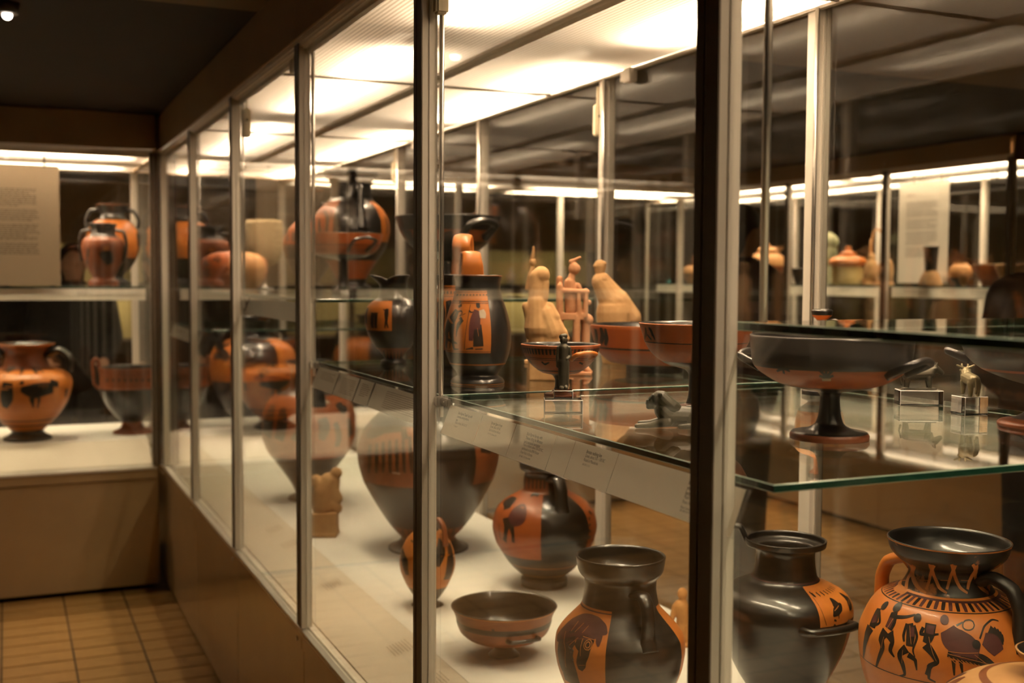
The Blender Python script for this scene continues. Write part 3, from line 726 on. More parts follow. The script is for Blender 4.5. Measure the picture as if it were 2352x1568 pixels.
VASES = [
 dict(name='amphora', label='black neck amphora painted with a purple-maned horse head in an orange panel', cat='vase', pos=(1.035, 1.811, 0.65), prof=[(0.0506, 0.0), (0.0505, 0.005), (0.0408, 0.01), (0.0473, 0.0179), (0.0635, 0.0386), (0.0879, 0.0718), (0.1033, 0.1008), (0.1162, 0.1356), (0.1209, 0.167), (0.1184, 0.1917), (0.1054, 0.2115), (0.0875, 0.2304), (0.0753, 0.2435), (0.0713, 0.2509), (0.0664, 0.278), (0.0671, 0.2985), (0.0744, 0.3059), (0.0792, 0.3149), (0.0832, 0.3403)], base='black_glaze', inner_mat='black_glaze', inner=0.237, zones=[(0.0552, 0.2534, 'clay_orange', -112, -12), (0.0552, 0.2534, 'clay_orange', 68, 168)], strokes=[('paint_purple', [(-1.319, 0.1895, 0.0136), (-1.136, 0.2071, 0.0464), (-0.936, 0.2186, 0.0455), (-0.736, 0.2242, 0.0388), (-0.517, 0.225, 0.034), (-0.339, 0.2245, 0.0206), (-0.235, 0.2202, 0.0033)]), ('paint_purple', [(-0.362, 0.2163, 0.012), (-0.355, 0.2085, 0.0104), (-0.34, 0.2004, 0.0035)]), ('paint_black', [(-0.643, 0.2134, 0.0246), (-0.597, 0.203, 0.0398), (-0.564, 0.1876, 0.0243), (-0.596, 0.1722, 0.0213), (-0.603, 0.1638, 0.0207), (-0.619, 0.1538, 0.0087)]), ('paint_black', [(-0.813, 0.2068, 0.0255), (-0.965, 0.1951, 0.0524), (-0.988, 0.1747, 0.0556), (-0.964, 0.1587, 0.0579), (-0.884, 0.1409, 0.0478), (-0.876, 0.1196, 0.0511)]), ('paint_orange', [(-0.985, 0.2279, 0.0014), (-0.985, 0.2115, 0.0015)]), ('paint_orange', [(-0.808, 0.2285, 0.0012), (-0.884, 0.2125, 0.0013)]), ('paint_orange', [(-0.663, 0.2268, 0.0011), (-0.716, 0.2148, 0.0011)]), ('paint_orange', [(-1.123, 0.2075, 0.0013), (-0.942, 0.1797, 0.0012), (-0.943, 0.1491, 0.0013)]), ('paint_orange', [(-0.747, 0.2069, 0.0011), (-0.866, 0.192, 0.0011)]), ('paint_orange', [(-0.647, 0.2077, 0.0012), (-0.617, 0.1798, 0.0012)]), ('paint_orange', [(-0.52, 0.1946, 0.0008), (-0.479, 0.1919, 0.0008)]), ('paint_orange', [(-0.666, 0.2109, 0.001), (-0.403, 0.2092, 0.001)]), ('paint_orange', [(-0.646, 0.1625, 0.0007), (-0.528, 0.1659, 0.0007)])], discs=[('paint_orange', -0.518, 0.2005, 0.0085), ('paint_black', -0.518, 0.2005, 0.0072), ('paint_orange', -0.518, 0.2005, 0.0051), ('paint_black', -0.518, 0.2005, 0.0037)], lines=[(0.2485, 0.0024, 'paint_purple', -112, -12)], handles=[{'path': [(28, 0.0649, 0.2821), (28, 0.0852, 0.2846), (28, 0.1023, 0.2698), (28, 0.1079, 0.2435), (28, 0.1063, 0.2139), (28, 0.1136, 0.1909)], 'w': 0.0276, 't': 0.0162, 'mat': 'black_glaze', 'side': 'h'}, {'path': [(208, 0.0649, 0.2821), (208, 0.0852, 0.2846), (208, 0.1023, 0.2698), (208, 0.1079, 0.2435), (208, 0.1063, 0.2139), (208, 0.1136, 0.1909)], 'w': 0.0276, 't': 0.0162, 'mat': 'black_glaze', 'side': 'h'}]),
 dict(name='bowl', label='low black and brown stemmed bowl standing on the white deck', cat='bowl', pos=(1.02, 2.312, 0.65), prof=[(0.0356, 0.0), (0.0326, 0.0039), (0.0207, 0.014), (0.0188, 0.024), (0.0346, 0.028), (0.078, 0.0401), (0.0997, 0.0571), (0.1076, 0.0772), (0.1085, 0.0862), (0.1124, 0.0982), (0.1203, 0.1132)], base='black_glaze', inner_mat='black_glaze', inner=0.0321, zones=[(0.0321, 0.0742, 'clay_deep', None, None), (0.0862, 0.1102, 'clay_deep', None, None)], strokes=[('paint_black', [(-0.241, 0.0852, 0.0028), (-0.201, 0.0919, 0.0029)]), ('paint_black', [(-0.255, 0.0914, 0.0024), (-0.152, 0.0839, 0.002)])], lines=[(0.0802, 0.003, 'paint_black', None, None), (0.1112, 0.003, 'paint_orange', None, None)], handles=[{'path': [(4, 0.1027, 0.0622), (8.0, 0.121, 0.0652), (24, 0.1224, 0.0662), (40.0, 0.121, 0.0652), (44, 0.1027, 0.0622)], 'w': 0.0089, 't': 0.0089, 'mat': 'black_glaze', 'side': 'z'}, {'path': [(184, 0.1027, 0.0622), (188.0, 0.121, 0.0652), (204, 0.1224, 0.0662), (220.0, 0.121, 0.0652), (224, 0.1027, 0.0622)], 'w': 0.0089, 't': 0.0089, 'mat': 'black_glaze', 'side': 'z'}]),
 dict(name='jug', label='small egg-shaped orange jug behind the dark mullion', cat='jug', pos=(0.995, 2.752, 0.65), prof=[(0.0421, 0.0), (0.0376, 0.0026), (0.025, 0.0107), (0.0364, 0.0257), (0.0546, 0.0545), (0.0693, 0.0891), (0.0727, 0.1121), (0.0693, 0.1408), (0.0568, 0.1695), (0.0408, 0.1902), (0.0272, 0.2017), (0.0193, 0.2154), (0.0204, 0.2292), (0.0272, 0.2406)], base='clay_orange', inner_mat='black_glaze', inner=0.204, zones=[(-0.0148, 0.0522, 'black_glaze', None, None), (0.1982, 0.2498, 'black_glaze', None, None)], strokes=[('paint_black', [(-1.408, 0.1499, 0.0136), (-0.955, 0.1232, 0.0269), (-0.833, 0.0906, 0.0148)]), ('paint_black', [(-0.955, 0.1769, 0.0045), (-0.456, 0.1703, 0.0044), (-0.297, 0.1587, 0.0033)]), ('paint_black', [(0.675, 0.1833, 0.0055), (0.548, 0.1536, 0.028), (0.327, 0.1177, 0.0166)]), ('paint_black', [(1.211, 0.1679, 0.0205), (0.973, 0.1215, 0.0324), (0.88, 0.0762, 0.0273)]), ('paint_black', [(-1.728, 0.1854, 0.0055), (-1.472, 0.1937, 0.0068)]), ('paint_black', [(0.993, 0.1861, 0.0108), (1.485, 0.1757, 0.0136)])], handles=[{'path': [(45, 0.0227, 0.22), (45, 0.0409, 0.2315), (45, 0.0591, 0.2108), (45, 0.0659, 0.1649)], 'w': 0.0159, 't': 0.0091, 'mat': 'clay_deep', 'side': 'h'}]),
 dict(name='amphora', label='squat black amphora with a shield bearer in its orange panel', cat='vase', pos=(1.361, 2.808, 0.65), prof=[(0.0644, 0.0), (0.0644, 0.0202), (0.0571, 0.0264), (0.085, 0.051), (0.108, 0.078), (0.1359, 0.1247), (0.1455, 0.1676), (0.1357, 0.2104), (0.115, 0.2349), (0.0799, 0.2569), (0.0605, 0.2691), (0.0556, 0.302), (0.058, 0.3179), (0.0689, 0.3252), (0.0725, 0.3471), (0.0701, 0.352)], base='black_glaze', inner_mat='black_glaze', inner=0.2593, zones=[(0.0977, 0.2691, 'clay_red', -124, -4), (0.0977, 0.2691, 'clay_red', 56, 176), (0.2642, 0.3032, 'clay_deep', -110, 10)], strokes=[('paint_black', [(-0.978, 0.2244, 0.021), (-1.036, 0.2373, 0.0271), (-1.476, 0.2434, 0.0144)]), ('paint_black', [(-0.84, 0.2062, 0.0344), (-0.795, 0.1815, 0.0185), (-0.83, 0.1541, 0.0129), (-0.877, 0.1411, 0.0183)]), ('paint_black', [(-0.703, 0.1944, 0.0216), (-0.625, 0.1669, 0.0112), (-0.633, 0.1431, 0.0112)]), ('paint_black', [(-1.698, 0.2261, 0.0209), (-1.683, 0.2105, 0.0159)]), ('paint_black', [(-0.567, 0.2617, 0.0088), (-0.428, 0.2655, 0.0081), (-0.232, 0.2633, 0.0075)]), ('paint_black', [(-1.036, 0.1866, 0.0037), (-0.995, 0.1417, 0.0039)]), ('paint_black', [(1.521, 0.2259, 0.0124), (1.418, 0.2231, 0.0124)]), ('paint_black', [(1.234, 0.2161, 0.0124), (1.157, 0.2128, 0.0114)]), ('paint_black', [(1.043, 0.2042, 0.011), (1.079, 0.1981, 0.0123)]), ('paint_black', [(1.016, 0.1881, 0.0112), (1.033, 0.1825, 0.012)]), ('paint_black', [(1.018, 0.1714, 0.0109), (0.994, 0.1668, 0.0124)]), ('paint_black', [(0.987, 0.1548, 0.0098), (1.05, 0.1476, 0.011)]), ('paint_black', [(-1.205, 0.2724, 0.0097), (-1.37, 0.2973, 0.0097)]), ('paint_black', [(-0.86, 0.2758, 0.0073), (-0.913, 0.3015, 0.0079)]), ('paint_black', [(-0.616, 0.2777, 0.0057), (-0.638, 0.3035, 0.0062)]), ('paint_black', [(-0.409, 0.2788, 0.0051), (-0.412, 0.3048, 0.0053)]), ('paint_black', [(-0.217, 0.2796, 0.0049), (-0.21, 0.3055, 0.0049)]), ('paint_black', [(-0.033, 0.28, 0.0048), (-0.017, 0.3059, 0.0048)])], discs=[('paint_purple', -0.593, 0.2159, 0.0278)], lines=[(0.0682, 0.0019, 'paint_orange', None, None), (0.0387, 0.0015, 'paint_orange', None, None)], handles=[{'path': [(24, 0.057, 0.3032), (24, 0.0873, 0.3081), (24, 0.1066, 0.2862), (24, 0.1115, 0.2471), (24, 0.1176, 0.2227)], 'w': 0.0364, 't': 0.0194, 'mat': 'black_glaze', 'side': 'h'}, {'path': [(204, 0.057, 0.3032), (204, 0.0873, 0.3081), (204, 0.1066, 0.2862), (204, 0.1115, 0.2471), (204, 0.1176, 0.2227)], 'w': 0.0364, 't': 0.0194, 'mat': 'black_glaze', 'side': 'h'}]),
 dict(name='amphora', label='largest black amphora with robed figures, behind the dark mullion', cat='vase', pos=(1.212, 3.344, 0.65), prof=[(0.127, 0.0), (0.127, 0.005), (0.1104, 0.009), (0.0883, 0.0285), (0.0855, 0.0383), (0.1213, 0.0787), (0.1625, 0.1413), (0.205, 0.2191), (0.2199, 0.2731), (0.2225, 0.3105), (0.2128, 0.3561), (0.1893, 0.3975), (0.1536, 0.4319), (0.1165, 0.4526), (0.1014, 0.4691), (0.0959, 0.4939), (0.0986, 0.5214), (0.115, 0.542), (0.1177, 0.5516)], base='black_glaze', inner_mat='black_glaze', inner=0.4388, zones=[(0.0313, 0.0815, 'clay_deep', None, None), (0.2274, 0.4044, 'clay_deep', -90, -8), (0.2274, 0.4044, 'clay_deep', 40, 130)], strokes=[('paint_black', [(-0.966, 0.3473, 0.0162), (-0.926, 0.305, 0.0211), (-0.987, 0.2585, 0.0151)]), ('paint_black', [(-0.816, 0.3548, 0.013), (-0.775, 0.309, 0.0159), (-0.807, 0.2638, 0.0116)]), ('paint_black', [(-0.696, 0.3609, 0.0116), (-0.649, 0.3117, 0.0142), (-0.667, 0.2672, 0.0098)]), ('paint_black', [(-0.586, 0.3665, 0.0104), (-0.537, 0.3138, 0.0135), (-0.544, 0.2698, 0.0092)]), ('paint_black', [(-0.48, 0.3716, 0.0094), (-0.431, 0.3153, 0.0128), (-0.431, 0.2718, 0.0083)]), ('paint_black', [(-0.378, 0.3764, 0.0094), (-0.332, 0.3165, 0.0118), (-0.326, 0.2731, 0.0079)]), ('paint_black', [(-0.277, 0.3808, 0.0088), (-0.236, 0.3172, 0.0118), (-0.226, 0.274, 0.0076)]), ('paint_black', [(-1.59, 0.3782, 0.0243), (-1.055, 0.3978, 0.0729), (-0.714, 0.4096, 0.0504), (-0.437, 0.4095, 0.0351)]), ('paint_black', [(-0.413, 0.4008, 0.017), (-0.337, 0.3705, 0.0203)]), ('paint_white', [(-0.51, 0.2722, 0.0052), (-0.393, 0.2705, 0.0052)]), ('paint_black', [(0.81, 0.3395, 0.0254), (1.041, 0.3267, 0.0254)]), ('paint_black', [(-1.336, 0.0453, 0.005), (-0.971, 0.0945, 0.0014)]), ('paint_black', [(-1.341, 0.0441, 0.005), (-0.747, 0.0997, 0.0011)]), ('paint_black', [(-0.853, 0.0539, 0.0112), (-0.578, 0.103, 0.0009)]), ('paint_black', [(-0.595, 0.0583, 0.0078), (-0.437, 0.1051, 0.0008)]), ('paint_black', [(-0.403, 0.0607, 0.0063), (-0.308, 0.1065, 0.0007)]), ('paint_black', [(-0.236, 0.0621, 0.0058), (-0.187, 0.1075, 0.0007)]), ('paint_black', [(-0.08, 0.0625, 0.0056), (-0.07, 0.1078, 0.0007)]), ('paint_black', [(0.073, 0.0624, 0.0055), (0.045, 0.1076, 0.0007)]), ('paint_black', [(0.231, 0.0614, 0.0056), (0.162, 0.107, 0.0007)]), ('paint_black', [(0.4, 0.0597, 0.0062), (0.283, 0.1058, 0.0007)]), ('paint_black', [(0.597, 0.0567, 0.0077), (0.411, 0.1042, 0.0008)]), ('paint_black', [(0.868, 0.0517, 0.0112), (0.554, 0.1017, 0.0008)])], handles=[{'path': [(25, 0.0962, 0.487), (25, 0.1429, 0.5008), (25, 0.1924, 0.4526), (25, 0.2034, 0.4085)], 'w': 0.0467, 't': 0.0275, 'mat': 'black_glaze', 'side': 'h'}, {'path': [(205, 0.0962, 0.487), (205, 0.1429, 0.5008), (205, 0.1924, 0.4526), (205, 0.2034, 0.4085)], 'w': 0.0467, 't': 0.0275, 'mat': 'black_glaze', 'side': 'h'}]),
 dict(name='amphora', label='reddish amphora with dark figures, behind the small terracotta statuette', cat='vase', pos=(1.061, 4.278, 0.65), prof=[(0.0808, 0.0), (0.0775, 0.0094), (0.0505, 0.023), (0.0757, 0.0739), (0.1177, 0.135), (0.1562, 0.1874), (0.1763, 0.2432), (0.1778, 0.3192), (0.1609, 0.3697), (0.1307, 0.4034), (0.0871, 0.4236), (0.0703, 0.4454), (0.0669, 0.4958), (0.0803, 0.521), (0.087, 0.5327)], base='clay_red', inner_mat='black_glaze', inner=0.4118, zones=[(-0.028, 0.1722, 'black_glaze', None, None), (0.4084, 0.5461, 'black_glaze', None, None)], strokes=[('paint_black', [(-0.974, 0.373, 0.0324), (-0.984, 0.325, 0.0606), (-1.097, 0.2573, 0.0738)]), ('paint_black', [(-0.627, 0.3689, 0.0237), (-0.58, 0.3143, 0.0454), (-0.68, 0.2479, 0.0445)]), ('paint_black', [(-0.343, 0.2672, 0.0302), (-0.176, 0.2482, 0.0226)]), ('paint_black', [(0.286, 0.3303, 0.0364), (0.327, 0.2897, 0.0444), (0.261, 0.2495, 0.0237)]), ('paint_black', [(0.78, 0.38, 0.0381), (0.833, 0.3554, 0.0343), (1.015, 0.359, 0.0169)]), ('paint_black', [(0.58, 0.311, 0.019), (0.675, 0.2601, 0.0289), (0.646, 0.2185, 0.0228)]), ('paint_white', [(0.306, 0.3949, 0.0126), (0.523, 0.3843, 0.0091)]), ('paint_black', [(0.982, 0.3204, 0.0237), (1.085, 0.2516, 0.0403)])], handles=[{'path': [(14, 0.0671, 0.4824), (14, 0.1108, 0.4857), (14, 0.141, 0.4353), (14, 0.1511, 0.3697)], 'w': 0.047, 't': 0.0269, 'mat': 'black_glaze', 'side': 'h'}, {'path': [(194, 0.0671, 0.4824), (194, 0.1108, 0.4857), (194, 0.141, 0.4353), (194, 0.1511, 0.3697)], 'w': 0.047, 't': 0.0269, 'mat': 'black_glaze', 'side': 'h'}]),
 dict(name='amphora', label='round-bellied amphora with orange shoulder, near the case corner', cat='vase', pos=(1.232, 6.2, 0.65), prof=[(0.1073, 0.0), (0.1073, 0.0392), (0.0906, 0.0584), (0.1667, 0.1541), (0.2141, 0.2497), (0.2329, 0.3452), (0.2304, 0.4166), (0.2018, 0.4761), (0.1424, 0.5118), (0.0902, 0.5308), (0.0807, 0.5712), (0.0854, 0.6187), (0.1091, 0.6424)], base='black_glaze', inner_mat='black_glaze', inner=0.5237, zones=[(0.2975, 0.5213, 'clay_orange', -95, -32), (0.3547, 0.5213, 'clay_orange', 34, 100), (0.3022, 0.3738, 'clay_red', -32, 80)], strokes=[('paint_black', [(-1.166, 0.4248, 0.038), (-0.846, 0.4465, 0.0563), (-0.589, 0.4194, 0.0411)]), ('paint_black', [(0.175, 0.3744, 0.0456), (0.275, 0.3344, 0.0588)]), ('paint_black', [(-0.959, 0.4946, 0.0476), (-0.887, 0.4733, 0.0611)])], handles=[{'path': [(-60, 0.0808, 0.5831), (-60, 0.1474, 0.5949), (-60, 0.195, 0.5356), (-60, 0.2045, 0.4642)], 'w': 0.0523, 't': 0.0285, 'mat': 'black_glaze', 'side': 'h'}, {'path': [(120, 0.0808, 0.5831), (120, 0.1474, 0.5949), (120, 0.195, 0.5356), (120, 0.2045, 0.4642)], 'w': 0.0523, 't': 0.0285, 'mat': 'black_glaze', 'side': 'h'}]),
 dict(name='water_jar', label='glossy black water jar with a bird frieze on its orange shoulder', cat='vase', pos=(1.372, 1.761, 0.65), prof=[(0.0494, 0.0), (0.0476, 0.005), (0.0357, 0.0079), (0.0527, 0.0391), (0.073, 0.0668), (0.0908, 0.0953), (0.1136, 0.1445), (0.1253, 0.1858), (0.1295, 0.2133), (0.1269, 0.233), (0.1141, 0.2502), (0.0913, 0.263), (0.0676, 0.2733), (0.0608, 0.2818), (0.0566, 0.3058), (0.0557, 0.3246), (0.059, 0.3348), (0.0759, 0.3399), (0.0776, 0.351)], base='black_glaze', inner_mat='black_glaze', inner=0.2759, zones=[(0.215, 0.275, 'clay_orange', 30, 150), (0.0044, 0.2116, 'clay_red', 66, 114)], strokes=[('paint_black', [(0.802, 0.2261, 0.0064), (0.792, 0.2225, 0.0064)]), ('paint_black', [(0.793, 0.217, 0.0063), (0.77, 0.2136, 0.0063)]), ('paint_black', [(0.779, 0.2076, 0.0071), (0.762, 0.2038, 0.0067)]), ('paint_black', [(0.76, 0.198, 0.007), (0.749, 0.1941, 0.0066)]), ('paint_black', [(0.732, 0.1885, 0.0065), (0.731, 0.1843, 0.0068)]), ('paint_black', [(0.717, 0.1784, 0.0069), (0.717, 0.1741, 0.0069)]), ('paint_black', [(0.707, 0.1681, 0.0067), (0.697, 0.1639, 0.0067)]), ('paint_black', [(0.768, 0.232, 0.003), (0.855, 0.238, 0.014), (0.977, 0.243, 0.012), (1.065, 0.248, 0.003)]), ('paint_black', [(1.222, 0.232, 0.003), (1.309, 0.238, 0.014), (1.431, 0.243, 0.012), (1.518, 0.248, 0.003)]), ('paint_black', [(0.855, 0.246, 0.003), (0.942, 0.253, 0.01), (1.012, 0.247, 0.004)]), ('paint_black', [(1.309, 0.246, 0.003), (1.396, 0.253, 0.01), (1.466, 0.247, 0.004)]), ('paint_orange', [(0.82, 0.24, 0.0012), (0.977, 0.246, 0.0012)]), ('paint_orange', [(1.274, 0.24, 0.0012), (1.431, 0.246, 0.0012)]), ('paint_black', [(0.89, 0.236, 0.002), (0.873, 0.226, 0.002)]), ('paint_black', [(1.344, 0.236, 0.002), (1.326, 0.226, 0.002)]), ('paint_black', [(0.576, 0.262, 0.001), (0.593, 0.236, 0.001), (0.628, 0.218, 0.001)]), ('paint_black', [(0.593, 0.268, 0.003), (0.628, 0.262, 0.003)]), ('paint_black', [(0.628, 0.2665, 0.003), (0.646, 0.2615, 0.003)]), ('paint_black', [(0.75, 0.2665, 0.003), (0.768, 0.2615, 0.003)]), ('paint_black', [(0.873, 0.2665, 0.003), (0.89, 0.2615, 0.003)]), ('paint_black', [(0.995, 0.2665, 0.003), (1.012, 0.2615, 0.003)]), ('paint_black', [(1.117, 0.2665, 0.003), (1.134, 0.2615, 0.003)]), ('paint_black', [(1.239, 0.2665, 0.003), (1.257, 0.2615, 0.003)]), ('paint_black', [(1.361, 0.2665, 0.003), (1.379, 0.2615, 0.003)]), ('paint_black', [(1.484, 0.2665, 0.003), (1.501, 0.2615, 0.003)])], lines=[(0.2784, 0.0017, 'paint_purple', None, None)], handles=[{'path': [(14, 0.1236, 0.2081), (19.2, 0.1489, 0.212), (40, 0.1507, 0.2133), (60.8, 0.1489, 0.212), (66, 0.1236, 0.2081)], 'w': 0.0144, 't': 0.0144, 'mat': 'black_glaze', 'side': 'z'}, {'path': [(122, 0.1236, 0.2081), (126.8, 0.1489, 0.212), (146, 0.1507, 0.2133), (165.2, 0.1489, 0.212), (170, 0.1236, 0.2081)], 'w': 0.0144, 't': 0.0144, 'mat': 'black_glaze', 'side': 'z'}, {'path': [(-92, 0.0745, 0.3451), (-92, 0.0881, 0.3706), (-92, 0.1067, 0.3689), (-92, 0.1203, 0.3297), (-92, 0.1186, 0.2716), (-92, 0.1236, 0.2356)], 'w': 0.0186, 't': 0.0119, 'mat': 'black_glaze', 'side': 'h'}]),
